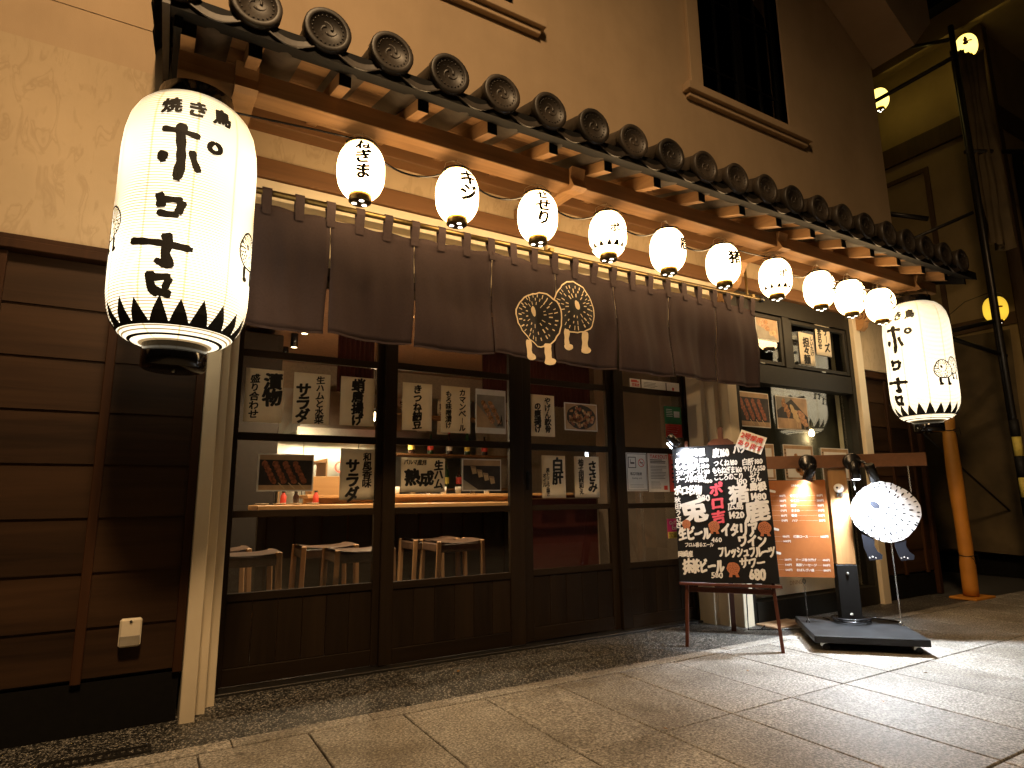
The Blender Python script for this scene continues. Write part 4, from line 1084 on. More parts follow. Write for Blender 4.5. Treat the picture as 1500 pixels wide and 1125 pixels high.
# food photographs: flat prints
def photo(label, x0, x1, z0, z1, y, kind, tilt=0, border=.008, lw=False):
    cx, cz = (x0 + x1) / 2, (z0 + z1) / 2
    t = thing('food_photo', label, 'photo', (cx, y, cz), 0, 'printed food photographs in the windows'); t.rotation_euler = (0, R(tilt), 0)
    a, b = (x1 - x0) / 2, (z1 - z0) / 2
    fin('print_sheet', M().box(-a, a, -.001, .001, -b, b), 'white_paper', t, raw=True)
    bt = border if not lw else b * .26
    m = M(); f0 = lambda u, v: (u, -.0022, v); f1 = lambda u, v: (u, -.0028, v); f2 = lambda u, v: (u, -.0034, v); f3 = lambda u, v: (u, -.004, v)
    A, Bz = a - border, b - bt
    rr = random.Random(int(x0 * 100))
    # slots: 0 dark 1 warm 2 meat 3 pale 4 skewer 5 fried 6 grey 7 ink 8 white
    if kind == 'yakitori':
        rect(m, -A, A, -Bz, Bz, f0, 1); rect(m, -A, A, -Bz * .72, Bz * .72, f1, 0)
        for k in range(4):
            x, z = -A * .8 + k * A * .38, Bz * .5
            for q in range(6): blob(m, x + q * A * .07, z - q * Bz * .2, A * .12, Bz * .17, f2 if q % 2 else f3, 2, 9, rr.uniform(0, 3), .18, k * 7 + q)
            m.add([f2(x + A * .5, z - Bz * 1.1), f2(x + A * .54, z - Bz * 1.08), f2(x + A * .78, z - Bz * 1.42), f2(x + A * .74, z - Bz * 1.44)], [(0, 3, 2, 1)], 4) if x + A * .78 < A else None
    elif kind == 'tofu':
        rect(m, -A, A, -Bz, Bz, f0, 0); m.add([f1(-A, -Bz), f1(-A * .2, -Bz), f1(-A, -Bz * .3)], [(0, 1, 2)], 6); rect(m, -A, A, Bz * .62, Bz, f1, 1)
        for k in range(4):
            x, z = -A * .45 + k * A * .33, Bz * .3 - k * Bz * .22
            m.add([f2(x - A * .17, z + Bz * .3), f2(x + A * .1, z + Bz * .26), f2(x + A * .17, z - Bz * .2), f2(x - A * .06, z - Bz * .26)], [(0, 3, 2, 1)], 4)
            m.add([f3(x - A * .17, z + Bz * .3), f3(x + A * .1, z + Bz * .26), f3(x + A * .14, z + Bz * .12), f3(x - A * .13, z + Bz * .16)], [(0, 3, 2, 1)], 1)
    elif kind == 'shrimp':
        rect(m, -A, A, -Bz, Bz, f0, 6); m.add([f1(-A, -Bz), f1(A * .4, -Bz), f1(-A, Bz * .4)], [(0, 1, 2)], 1)
        for k in range(2):
            for q in range(6): blob(m, -A * .55 + k * A * .5 + q * A * .13, Bz * .5 - q * Bz * .22, A * .17, Bz * .17, f2, 3 if q % 2 else 5, 9, 1, .2, k * 9 + q)
        for q in range(5): m.add([f2(A * .4 + q * .012, -Bz * .9), f2(A * .45 + q * .012, -Bz * .9), f2(A * .75, -Bz * .55 + q * .01), f2(A * .7, -Bz * .55 + q * .01)], [(0, 1, 2, 3)], 7)
    elif kind == 'bowl':
        rect(m, -A, A, -Bz, Bz, f0, 1); blob(m, 0, 0, A * .93, Bz * .95, f1, 0, 24, 0, .03)
        for q in range(60):
            r_, th = rr.random() ** .5 * .78, rr.uniform(0, 6.28); blob(m, A * r_ * math.cos(th), Bz * r_ * math.sin(th), A * .11, Bz * .12, f2 if q % 2 else f3, (2, 5, 3, 4)[q % 4], 7, rr.uniform(0, 3), .3, q)
    elif kind == 'grilled':
        rect(m, -A, A, -Bz, Bz, f0, 0); m.add([f1(A * .1, Bz), f1(-A, Bz), f1(-A, Bz * .1)], [(0, 1, 2)], 6); m.add([f1(-A * .1, Bz), f1(A, -Bz * .2), f1(A, Bz)], [(0, 1, 2)], 1); rect(m, -A, A * .5, -Bz, -Bz * .35, f1, 1)
        for cx_, cz_, mt in ((-.55, .4, 5), (0, .05, 4), (.5, -.2, 3)):
            for q in range(5): blob(m, A * (cx_ + .07 * q), Bz * (cz_ + .25 - .17 * q), A * .2, Bz * .17, f2 if q % 2 else f3, mt, 10, rr.uniform(0, 3), .14, q + int(cx_ * 30))
            m.add([f2(A * (cx_ + .2), Bz * (cz_ - .55)), f2(A * (cx_ + .23), Bz * (cz_ - .55)), f2(A * (cx_ + .26), max(-Bz, Bz * (cz_ - .95))), f2(A * (cx_ + .23), max(-Bz, Bz * (cz_ - .95)))], [(0, 3, 2, 1)], 4)
    elif kind == 'fried':
        rect(m, -A, A, -Bz, Bz, f0, 1); rect(m, -A * .86, A * .86, -Bz * .9, Bz * .8, f1, 8)
        for q in range(11):
            r_, th = rr.random() * .38, rr.uniform(0, 6.28); blob(m, A * r_ * 1.1 * math.cos(th), -Bz * .15 + Bz * r_ * 1.5 * math.sin(th), A * .2, Bz * .2, f2 if q % 2 else f3, 5 if q % 3 else 2, 9, rr.uniform(0, 3), .25, q)
        for q in range(9): rect(m, -A * .98, -A * .88, -Bz * .9 + q * Bz * .2, -Bz * .84 + q * Bz * .2, f2, 7)
    elif kind == 'potato':
        rect(m, -A, A, -Bz, Bz, f0, 1); m.add([f1(-A, -Bz), f1(A, -Bz), f1(A * .2, -Bz * .3), f1(-A, Bz * .2)], [(0, 1, 2, 3)], 6)
        for cx_, cz_, mt, r_ in ((-.5, .4, 3, .3), (.0, .0, 5, .24), (.35, -.4, 4, .2), (.62, -.3, 4, .2), (-.1, .55, 5, .2)): blob(m, A * cx_, Bz * cz_, A * r_, Bz * r_ * 1.1, f2, mt, 12, 0, .1, 4)
    fin('picture', m, ['photo_dark', 'photo_warm', 'meat', 'meat_pale', 'skewer', 'fried', 'photo_grey', 'ink', 'white_print'], t, raw=True)
    return t
photo('photo of meat skewers on a black dish, lower left of the left door', .553, .87, 1.056, 1.275, Y1, 'yakitori')
photo('photo of two fried rolls with wide white margins, upper right of the second door', 1.949, 2.19, 1.45, 1.763, Y2, 'shrimp', lw=True)
photo('dark photo of four pale blocks in a row, lower right of the second door', 1.845, 2.148, 1.052, 1.27, Y2, 'tofu')
photo('photo of a heaped bowl of chopped meat, upper right of the third door', 2.735, 3.05, 1.51, 1.725, Y1, 'bowl')
YW = 3.522
photo('photo of food on grey slate in the top left pane of the shop window', 4.585, 4.89, 2.375, 2.595, 3.496, 'potato')
sheet('narrow paper menu with large noodle dish characters, left in the upper shop window', 5.18, 5.405, 2.198, 2.51, [('担々麺', .45, .14, .085), ('しいたけ', .82, .05, .05)], 3.492, group='handwritten menus in the upper shop window', tilt=1)
sheet('narrow paper menu with an upright long mark, right in the upper shop window', 5.443, 5.682, 2.318, 2.633, [('チーズ', .70, .06, .085), ('盛合わせ', .25, .08, .058)], 3.492, group='handwritten menus in the upper shop window', tilt=1)
photo('photo of grilled meat skewers, left of the middle row in the large shop window', 4.285, 4.705, 1.58, 1.885, YW, 'yakitori')
photo('photo of assorted skewers on slate, right of the middle row in the large shop window', 4.80, 5.25, 1.58, 1.882, YW, 'grilled')
photo('photo of fried food behind the black board corner, left of the lower row', 4.285, 4.72, 1.13, 1.44, YW, 'fried')
photo('photo of fried chicken pieces, middle of the lower row in the shop window', 4.845, 5.27, 1.13, 1.444, YW, 'fried')
photo('photo of fried food, right of the lower row in the shop window', 5.39, 5.82, 1.13, 1.43, YW, 'fried')
t = thing('poster', 'pale yellow poster with round stamps low in the shop window', 'poster', (5.05, YW, .42))
fin('poster_sheet', M().box(-.52, .52, -.001, .001, -.24, .40), 'paper', t, raw=True)
m = M()
for q in (-.3, .2):
    creature(m, q, .02, .07, .07, lambda u, v: (u, -.0026, v), 0, 0, None, 0, None, 4)
row(m, 'DINING', -.28, -.15, .05, lambda u, v: (u, -.0026, v), brush=False, wt=0)
fin('print', m, 'photo_warm', t, raw=True)
ebx = thing('junction_box', 'small white electric box at the foot of the shop window', 'electric box', (4.31, 3.49, .36))
fin('box_cover', M().box(4.28, 4.35, 3.462, 3.51, .27, .40, .005), 'white_paper', ebx); fin('box_lid', M().box(4.285, 4.345, 3.457, 3.4615, .30, .395, .003), 'white_print', ebx)

# ================================================================== EASEL AND BLACKBOARD
def frame_mat(origin, ang, tilt=0):
    return Matrix.Translation(origin) @ Matrix.Rotation(R(ang), 4, 'Z') @ Matrix.Rotation(R(-tilt), 4, 'X')
FE = frame_mat((3.472 - .016, 3.028 - .012, 0), -52, 9)      # local: x along board, y back, z up the slope
ea = thing('easel', 'reddish brown wooden easel standing in front of the shop window', 'easel', (3.5, 3.05, 0)); EO = Vector(ea.location)
def loc(m, F): 
    m.v = [tuple(F @ Vector(v)) for v in m.v]; return m
def leaning(name, m, mat, par, F=None): return fin(name, loc(m, F or FE), mat, par)
leaning('leg', M().bar((-.30, .0, -.006), (-.245, .0, 1.42), .042, .022, .002), 'easel_wood', ea)
leaning('leg', M().bar((.30, .0, -.006), (.21, .0, 1.42), .042, .022, .002), 'easel_wood', ea)
leaning('crossbar', M().box(-.27, .27, -.011, .011, .35, .385, .002), 'easel_wood', ea)
leaning('ledge', M().box(-.10, .12, -.03, .03, .385, .41, .003), 'easel_wood', ea)
leaning('ledge', M().box(-.33, .33, -.06, -.012, .392, .412, .002), 'easel_wood', ea)
leaning('centre_mast', M().box(-.018, .018, .0, .02, .9, 1.52, .002), 'easel_wood', ea)
leaning('clamp', M().prism([(-.09, 1.375), (.09, 1.375), (.09, 1.39), (.05, 1.42), (-.05, 1.42), (-.09, 1.39)], 'y', -.05, -.02), 'easel_wood', ea)
a0 = FE @ Vector((0, .02, 1.40)); b0 = Vector((3.91, 3.40, 0))
fin('back_leg', M().bar(b0, a0, .035, .02, .002), 'easel_wood', ea)
FB = FE @ Matrix.Translation((-.006, -.036, .415)) @ Matrix.Rotation(R(-1.2), 4, 'Y')
bb = thing('chalk_menu_board', 'black menu board with bold white and red brush lettering and four orange rosettes', 'menu board', tuple(FB @ Vector((0, 0, 0))))
BW, BH = .645, .96
fin('panel', loc(M().box(-BW / 2, BW / 2, -.008, .008, 0, BH, .002), FB), 'board_black', bb)
def bfn(off=.0105): return lambda u, v: tuple(FB @ Vector(((u - .5) * BW, -off, (1 - v) * BH)))
def brow(m, tx, u, v, s, mi=0, vert=False, u1=None):
    """u,v = start and height of the line in board fractions, v down; s = character height in metres"""
    f = bfn()
    g = lambda a, b: f(a / BW, -b / BH)
    if vert: column(m, tx, u * BW, -v * BH + s / 2, s, g, s * 1.0, mi=mi, wt=2)
    else: row(m, tx, u * BW, -v * BH, s, g, mi=mi, wt=2, x1=(u1 * BW if u1 else None))
m = M()
for tx, u, v, s, u1 in [('一品料理', .05, .05, .06, .36), ('手羽先180', .03, .11, .042, .40), ('もも塩元150', .02, .155, .044, .40), ('エリンギロースト280', .03, .20, .042, .40), ('チーズ巻き揚げ', .03, .25, .055, .36), ('480', .32, .272, .034, .42),
                    ('皮160', .45, .06, .072, .62), ('つくね180', .45, .14, .052, .70), ('ももねぎま160', .43, .195, .052, .74), ('こころのこり', .44, .245, .052, .75), ('180', .66, .285, .05, .78),
                    ('ハツ', .67, .04, .07, .80), ('白肝180', .75, .14, .05, .96), ('やげん250', .75, .19, .046, .98), ('ちょう', .82, .225, .036, .92), ('ちん', .81, .265, .056, .93),
                    ('ポロ名物', .0, .335, .072, .30), ('980', .24, .395, .06, .38), ('島根', .80, .325, .064, .97), ('1480', .79, .395, .062, .96), ('広島', .56, .46, .056, .72), ('1420', .55, .525, .062, .72),
                    ('生ビール', .02, .655, .098, .36), ('460', .36, .70, .046, .47), ('フロム香るエール', .08, .735, .032, .38), ('イタリア', .47, .63, .10, .84), ('ワイン', .63, .71, .09, .92),
                    ('岡崎産', .0, .80, .045, .16), ('フレッシュフルーツ', .42, .785, .078, .985), ('サワー', .63, .86, .072, .88), ('抹茶ビール', .05, .885, .095, .47), ('580', .33, .945, .05, .45), ('680', .71, .935, .092, .87)]:
    brow(m, tx, u, v, s, u1=u1)
brow(m, '秋田うさぎ', .03, .405, .045, vert=True)
BG = lambda a, b: bfn()(a / BW, -b / BH)
put(m, '兎', .20 * BW, -.49 * BH, .17, BG, wt=2, sx=1.15); put(m, '猪', .685 * BW, -.375 * BH, .125, BG, wt=2); put(m, '鹿', .855 * BW, -.50 * BH, .14, BG, wt=2, sx=1.1)
fin('white_lettering', m, 'white_print', bb)
m = M(); brow(m, 'ポロ吉', .455, .335, .098, vert=True); fin('red_lettering', m, 'pink_print', bb)
for u, v, s in ((.11, .585, .03), (.40, .605, .038), (.91, .62, .042), (.56, .90, .042)):
    m = M(); g = lambda a, b: bfn(.0108)(a / BW, -b / BH); g2 = lambda a, b: bfn(.0116)(a / BW, -b / BH)
    for q in (-1, 1):
        x0 = u * BW + q * s * .4; m.add([g(x0 - s * .2, -v * BH - s * .7), g(x0 + s * .2, -v * BH - s * .7), g(x0 + s * .3 + q * s * .15, -v * BH - s * 1.35), g(x0 - s * .22 + q * s * .15, -v * BH - s * 1.35)], [(0, 3, 2, 1)], 0)
    blob(m, u * BW, -v * BH, s, s, g2, 0, 18, 0, .05, int(u * 50))
    for k in range(26):
        t, r_ = k * 2.4, s * .8 * (k / 26) ** .5; blob(m, u * BW + r_ * math.cos(t), -v * BH + r_ * math.sin(t), s * .085, s * .05, lambda a, b: bfn(.0124)(a / BW, -b / BH), 1, 5, t, .1, k)
    fin('rosette', m, ['orange_print', 'board_black'], bb)
fin('cable', M().tube([tuple(FB @ Vector((-.30, .02, .95))), tuple(FB @ Vector((-.1, .05, .8))), tuple(FB @ Vector((.12, .06, .3))), (3.95, 3.3, .02), (4.1, 3.28, .01)], .004, 6), 'black_plastic', bb)
# the small tilted red and white card on its corner
FC = FB @ Matrix.Translation((.235, -.014, .965)) @ Matrix.Rotation(R(24), 4, 'Y')
cd = thing('price_card', "tilted wrinkled card with red lettering at the black board's top right corner", 'card', tuple(FC @ Vector((0, 0, 0))))
p = M(); vs = []; fs = []; nn = 12
for j in range(nn + 1):
    for i in range(nn + 1): u, v = i / nn, j / nn; vs.append(tuple(FC @ Vector((-.09 + .18 * u, -.006 - .004 * math.sin(u * 38), -.065 + .13 * v))))
for j in range(nn):
    for i in range(nn): q = j * (nn + 1) + i; fs.append((q, q + 1, q + nn + 2, q + nn + 1))
fin('card_sheet', p.add(vs, fs), 'white_paper', cd)
m = M(); g = lambda a, b: tuple(FC @ Vector((a, -.0125, b)))
row(m, '2号部席', -.08, .03, .046, g, wt=2); row(m, 'あります', -.085, -.028, .046, g, wt=2); fin('lettering', m, 'red_print', cd)

def spot(name, label, pos, aim, r_, L, power, size, col=(.86, .93, 1), blend=.6):
    """black LED spotlight: tube body, lens and its light"""
    t = thing(name, label, 'spotlight', pos, 0, 'black spotlights on the signs')
    d = (Vector(aim) - Vector(pos)).normalized(); q = d.to_track_quat('-Z', 'Y').to_matrix().to_4x4()
    fin('housing', M().lathe([(r_ * .85, L * .5), (r_, L * .45), (r_, -L * .5), (r_ * .86, -L * .5), (r_ * .86, -L * .44)], 20, cap=False, mat=q).lathe([(0, L * .5), (r_ * .85, L * .5)], 20, cap=False, mat=q), 'black_plastic', t, raw=True)
    fin('lens', M().lathe([(r_ * .84, -L * .45), (0, -L * .45)], 20, cap=False, mat=q), 'led', t, raw=True)
    l = bpy.data.lights.new('led_light', 'SPOT'); l.energy = power; l.color = col; l.spot_size = R(size); l.spot_blend = blend; l.shadow_soft_size = r_ * 1.5
    lo = bpy.data.objects.new('led_light', l); COL.objects.link(lo); lo.parent = t; lo.location = d * (L * .53); lo.rotation_euler = d.to_track_quat('-Z', 'Y').to_euler()
    return t, q, d
cp = FB @ Vector((-.30, -.07, 1.0))
ct, q, d = spot('clip_lamp', 'small dazzling clip lamp at the top left corner of the black board', tuple(cp), tuple(FB @ Vector((-.14, -.02, .80))), .03, .10, 55, 125)
fin('side_diodes', M().box(-.012, .012, -.004, .004, -.01, .035, mat=Matrix.Translation((.0, 0, -.03)) @ q @ Matrix.Translation((0, -.030, 0))), 'led', ct, raw=True)
fin('clip', M().bar(tuple(FB @ Vector((-.30, .02, .93))), tuple(cp - d * .03), .02, .015, .002), 'black_plastic', ct)

# ================================================================== HANGING SIGN STAND
SO = Vector((4.39, 2.75, 0)); FS = frame_mat(SO, -45, 0)     # x along the arm, -y faces the street
st = thing('sign_stand', 'wooden T-shaped sign stand on a black wheeled platform', 'sign stand', tuple(SO))
def sp_(name, m, mat, par=None): return fin(name, loc(m, FS), mat, par or st)
plat = Matrix.Translation((4.317, 2.69, 0)) @ Matrix.Rotation(R(-45), 4, 'Z')
fin('platform', loc(M().box(-.335, .335, -.345, .345, .055, .10, .004), plat), 'platform_black', st)
for x in (-.27, .27):
    for y in (-.28, .28):
        c = fin('caster', loc(M().box(x - .02, x + .02, y - .012, y + .012, .025, .054, .002), plat), 'steel', st)
        fin('wheel', loc(M().tube([(x + .01, y - .016, .022), (x + .01, y + .016, .022)], .021, 14), plat), 'rubber', c)
px, py = .0, .09
sp_('post_sleeve', M().box(px - .068, px + .068, py - .056, py + .056, .10, .50, .003), 'black_paint')
sp_('post', M().box(px - .064, px + .064, py - .05, py + .05, .501, 1.285, .004), 'stand_wood')
sp_('arm', M().box(-.60, .59, py - .075, py - .0515, 1.195, 1.29, .003), 'stand_wood_arm')
for z in (.16, .44): sp_('bolt', M().lathe([(.011, 0), (.009, .006), (0, .007)], 10, mat=Matrix.Translation((px, py - .0565, z)) @ Matrix.Rotation(R(90), 4, 'X')), 'steel')
# small round ornament on the post
m = M().lathe([(.034, 0), (.034, .006), (.030, .008), (0, .008)], 20, mat=Matrix.Translation((px + .0, py - .0565, 1.045)) @ Matrix.Rotation(R(90), 4, 'X')).lathe([(.008, .0085), (0, .009)], 10, 1, mat=Matrix.Translation((px - .012, py - .0565, 1.05)) @ Matrix.Rotation(R(90), 4, 'X'))
m.box(px - .018, px - .002, py - .062, py - .0515, .985, 1.012, mi=1).box(px + .008, px + .024, py - .062, py - .0515, .985, 1.012, mi=1)
sp_('round_ornament', m, ['white_print', 'ink'])
def chain(m, a, b, link=.018, r_=.0014):
    a, b = Vector(a), Vector(b); L = (b - a).length; n = int(L / (link * .72)); d = (b - a) / n; u = d.normalized()
    s1 = Vector((1, 0, 0)) if abs(u.x) < .8 else Vector((0, 1, 0)); s2 = u.cross(s1).normalized(); s1 = s2.cross(u)
    for i in range(n):
        c = a + d * (i + .5); s_ = s1 if i % 2 else s2
        pts = [c + u * (link * .5 * math.cos(t)) + s_ * (link * .27 * math.sin(t)) for t in [k * math.pi / 4 for k in range(8)]]
        m.tube(pts, r_, 4, closed=True)
    return m
# orange price board
ob_ = thing('orange_menu_board', 'orange price board with white lettering hanging on the left half of the stand', 'menu board', tuple(FS @ Vector((-.36, -.0, .76))))
sp_('panel', M().box(-.63, -.095, -.006, .006, .412, 1.108, .002), 'menu_orange', ob_)
m = M(); of = lambda a, b: (a, -.0072, b)
rr = random.Random(5)
row(m, 'DRINK', -.33, 1.07, .02, of, brush=False, wt=0)
def price(x, z, nm, pr, wd=.235):
    e = row(m, nm, x, z, .021, of, brush=False, wt=1); e2 = x + wd - .055
    q = e + .006
    while q < e2 - .004: rect(m, q, q + .002, z - .001, z + .001, of); q += .006
    row(m, pr, e2, z, .019, of, brush=False, wt=1)
for k, (n1, p1, n2, p2) in enumerate([('鶏皮', '180円', 'せせり', '180円'), ('ちょうちん', '380円', 'つくね', '280円'), ('ももねぎ', '180円', '白肝', '180円'), ('手羽先', '170円', 'ささみ', '170円'), ('レバー', '180円', '軟骨', '180円'), ('むせり', '170円', 'ハツ', '180円')]):
    z = .995 - k * .036; price(-.60, z, n1, p1); price(-.345, z, n2, p2)
for k, (n1, p1, n2, p2) in enumerate([('鶏飲放題', '980円', '焼豚ロース', '1480円'), ('猪ロース', '1480円', '', '')]):
    z = .70 - k * .034
    price(-.60, z, n1, p1)
    if n2: price(-.345, z, n2, p2)
for k, (n1, p1, n2, p2) in enumerate([('温玉サラダ', '580円', 'チーズ巻き揚げ', '480円'), ('漬物', '540円', '黒豚ソーセージ', '880円'), ('日向だれ鶏', '540円', 'おばんざい盛', '880円')]):
    z = .535 - k * .036; price(-.60, z, n1, p1); price(-.345, z, n2, p2)
for z, tx in ((1.032, '鶏部'), (.755, '豚料理'), (.585, '一品料理')):
    stroke(m, [(-.61, z), (-.50, z + .006), (-.44, z - .008)], .022, of, 0); row(m, tx, -.59, z, .028, lambda a, b: (a, -.0082, b), mi=1)
sp_('lettering', m, ['white_print', 'ink'], ob_)
for x in (-.52, -.20): sp_('chain', chain(M(), (x, -.0, 1.11), (x, -.0, 1.193)), 'dark_steel', ob_)
m = chain(M(), (-.30, 0, .405), (-.30, 0, .12)); m.tube([(-.30 + .012 * math.sin(t), 0, .10 + .018 * math.cos(t)) for t in [k * .785 for k in range(8)]], .003, 6, closed=True)
m.tube([(-.30 + .010 * math.sin(t), .0, .385 + .018 * math.cos(t)) for t in [k * .785 for k in range(8)]], .003, 6, closed=True)
sp_('chain', m, 'dark_steel', ob_)
# round creature sign
ds = thing('creature_sign', 'round white speckled creature sign with two dark legs hanging from the stand', 'sign', tuple(FS @ Vector((.28, 0, .87))))
m = M(); rr = random.Random(11); n = 64
ring = []
for k in range(n):
    t = 2 * math.pi * k / n; q = 1 + .025 * math.sin(4 * t + 1) + rr.uniform(-.012, .012); ring.append((.28 + .222 * q * math.cos(t), .875 + .208 * q * math.sin(t)))
m.prism(ring, 'y', -.006, .006); sp_('round_body', m, 'hang_white', ds)
m = M(); dfn = lambda a, b: (a, -.0075, b); rr = random.Random(12)
for ringr, cnt in ((.3, 10), (.47, 15), (.64, 21), (.8, 27), (.95, 34)):
    for k in range(cnt):
        t = 2 * math.pi * (k + rr.uniform(-.3, .3)) / cnt; ex, ez = -.28, .22
        x = .28 + .222 * (ex * (1 - ringr) + ringr * math.cos(t)); z = .875 + .208 * (ez * (1 - ringr) + ringr * math.sin(t))
        blob(m, x, z, rr.uniform(.008, .015), rr.uniform(.0035, .006), dfn, 0, 7, t, .25, k)
blob(m, .215, .925, .036, .023, dfn, 0, 14, -.5, .08, 2); sp_('speckles', m, 'logo_dark', ds)['kind'] = 'stuff'
for x0, f in ((.145, 1), (.345, 1)):
    P = [(x0 - .035, .72), (x0 + .045, .68), (x0 + .04, .64), (x0 + .055, .60), (x0 + .085, .575), (x0 + .08, .545), (x0 + .0, .535), (x0 - .01, .56), (x0 - .03, .63)]
    sp_('leg', M().prism(P, 'y', -.004, .005), 'logo_dark', ds)
    m = M(); 
    for q in range(3): blob(m, x0 + .0 + q * .02, .555 + .008 * (q % 2), .004, .006, lambda a, b: (a, -.0055, b), 0, 6, .5, .2, q)
    sp_('claw_marks', m, 'white_print', ds)
for x in (.10, .46): sp_('chain', chain(M(), (x, 0, 1.03 if x < .2 else 1.01), (x, 0, 1.193)), 'steel', ds)
m = chain(M(), (.295, 0, .665), (.298, 0, .115)); m.tube([(.298 + .016 * math.sin(t), .0, .113 + .01 * math.cos(t)) for t in [k * .785 for k in range(8)]], .003, 6, closed=True)
sp_('chain', m, 'steel', ds)
# spotlights on the arm
for s_, lb, tgt, pw in ((-.20, 'left of the two spotlight heads, over the orange price board', (-.33, .03, .80), 75), (.10, 'spotlight on the post top shining straight down, beside the round sign', (.10, -.28, .0), 290)):
    P0 = FS @ Vector((s_, -.045, 1.165)); A0 = FS @ Vector(tgt)
    t, q, d = spot('spotlight', 'black cylinder ' + lb, tuple(P0), tuple(A0), .035, .13, pw, 75 if pw < 90 else 130)
    fin('mount', loc(M().lathe([(.062, 0), (.062, .02), (.05, .028), (0, .028)], 24, mat=Matrix.Translation((s_, .012, 1.235)) @ Matrix.Rotation(R(90), 4, 'X')), FS), 'black_plastic', t)
    fin('neck', loc(M().tube([(s_, -.015, 1.235), (s_, -.045, 1.21), (s_, -.045, 1.18)], .01, 8), FS), 'black_plastic', t)
P0 = FS @ Vector((.20, -.09, 1.15)); A0 = FS @ Vector((.29, -.0, .88))
t, q, d = spot('spotlight', 'black cylinder tilted forward onto the round white sign, rightmost spotlight head', tuple(P0), tuple(A0), .033, .13, 17, 85)
fin('neck', loc(M().tube([(.12, -.02, 1.25), (.16, -.05, 1.23), (.185, -.08, 1.20)], .01, 8), FS), 'black_plastic', t)
# coiled cable round the post foot and a tail across the ground
pts = []
for i in range(90):
    a = i * .31; k = .115 + .014 * math.sin(i * .37); pts.append(FS @ Vector((px + k * math.cos(a), py - .01 + k * math.sin(a), .106 + .0016 * (i % 40) * .5)))
pts += [FS @ Vector((.2, .22, .108)), FS @ Vector((.33, .10, .106)), FS @ Vector((.31, .0, .106))]
tag(fin('power_cable', M().tube([tuple(p) for p in pts], .0045, 6), 'black_plastic', None, (0, 0, 0)), 'black power cable coiled round the foot of the sign post on the platform', 'cable')
tag(fin('floor_cable', M().tube([(4.20, 3.35, .012), (4.1, 3.31, .006), (4.22, 3.22, .006), (4.36, 3.16, .006), (4.45, 3.1, .03), (4.42, 3.0, .104), (4.38, 2.93, .106)], .005, 6), 'black_plastic', None, (0, 0, 0)), 'black cable lying on the gravel between shop window and wheeled platform', 'cable')
mt = thing('wooden_board', 'flat pale wooden board lying on the gravel behind the wheeled platform', 'board', (4.42, 3.36, 0)); mt.rotation_euler = (0, 0, 0)
for k in range(3): fin('plank', M().box(4.22 + .0, 4.60, 3.26 + k * .065, 3.322 + k * .065, -.002, .012, .003), 'mat_wood', mt)
for i, (x, y, a) in enumerate(((1.68, 3.52, .3), (3.1, 2.62, 1.2), (2.05, 2.2, 2.0), (3.2, 1.9, .8), (3.9, 2.05, 2.2))):
    o = fin('fallen_leaf', M().add([(-.014, 0, .002), (0, -.007, .004), (.014, 0, .002), (0, .007, .007)], [(0, 1, 2), (0, 2, 3)]), 'leaf', None, (x, y, 0), True); o.rotation_euler = (0, 0, a)
    tag(o, ['tiny orange leaf on the dark gravel below the second door', 'tiny brown leaf on a slab left of the easel foot', 'tiny leaf at a slab corner in the foreground', 'tiny leaf on the brown slabs in the middle foreground', 'tiny leaf on the slabs in front of the wheeled platform'][i], 'leaf', 'fallen leaves')

# ================================================================== INTERIOR
fin('interior_floor', M().box(.2, 6.9, 3.97, 7.6, -.05, -.002), 'room_dark', B)
fin('interior_ceiling', M().box(.2, 6.9, 3.97, 7.6, 2.62, 2.66), 'ceiling', B)
fin('interior_wall', M().box(.2, 6.9, 7.5, 7.6, 0, 2.62), 'room_wall', B)
fin('interior_wall', M().box(.10, .2, 3.97, 7.6, 0, 2.62), 'room_wall', B)
fin('interior_wall', M().box(6.9, 6.95, 3.97, 7.6, 0, 2.62), 'room_wall', B); fin('window_side_wall', M().box(6.15, 6.2, 3.62, 5.2, 0, 2.75), 'window_grey', B); fin('window_back_panel', M().box(4.2, 6.15, 4.3, 4.33, 1.98, 2.75), 'room_dark', B)
fin('partition', M().box(4.08, 4.14, 3.97, 5.2, 0, 2.62), 'partition_brown', B)
fin('red_partition', M().box(2.42, 3.14, 4.02, 4.05, 0, .99).box(2.42, 3.14, 4.02, 4.05, 1.0, 1.02), 'curtain_red', B)
fin('red_curtain', wavy(1.10, 1.36, 4.3, 1.75, 2.45, 40, .012, .035), 'curtain_red', B)
fin('red_curtain', wavy(2.3, 3.4, 4.4, 1.78, 2.5, 120, .012, .035), 'curtain_red', B)
fin('dark_cabinet', M().box(.62, 1.02, 6.0, 6.6, 0, 2.55, .01), 'room_dark', B)
fin('added_grey_screen', wavy(4.28, 6.14, 3.72, .17, 1.97, 60, .004, .4), 'window_grey', B)  # added grey sheet behind the wired glass, keeps the pane from going black
ct_ = thing('bar_counter', 'long pale wooden bar counter inside behind the left doors', 'counter', (2.4, 5.5, 0))
fin('counter_top', M().box(.75, 4.0, 5.15, 5.65, .93, .968, .006), 'counter_wood', ct_)
fin('counter_front', M().box(.8, 4.0, 5.42, 5.5, 0, .929), 'room_dark', ct_)
fin('raised_shelf', M().box(1.2, 4.0, 5.52, 5.85, 1.02, 1.05, .004).box(1.2, 4.0, 5.66, 5.7, .968, 1.019), 'counter_wood', ct_)
k0 = None
for i in range(14): fin('slat', M().box(.86 + i * .22, .875 + i * .22, 5.405, 5.419, .02, .9), 'batten_wood', ct_)
hd = thing('kitchen_hood', 'stainless steel kitchen hood and wall panels behind the counter', 'hood', (2.0, 7.0, 1.2))
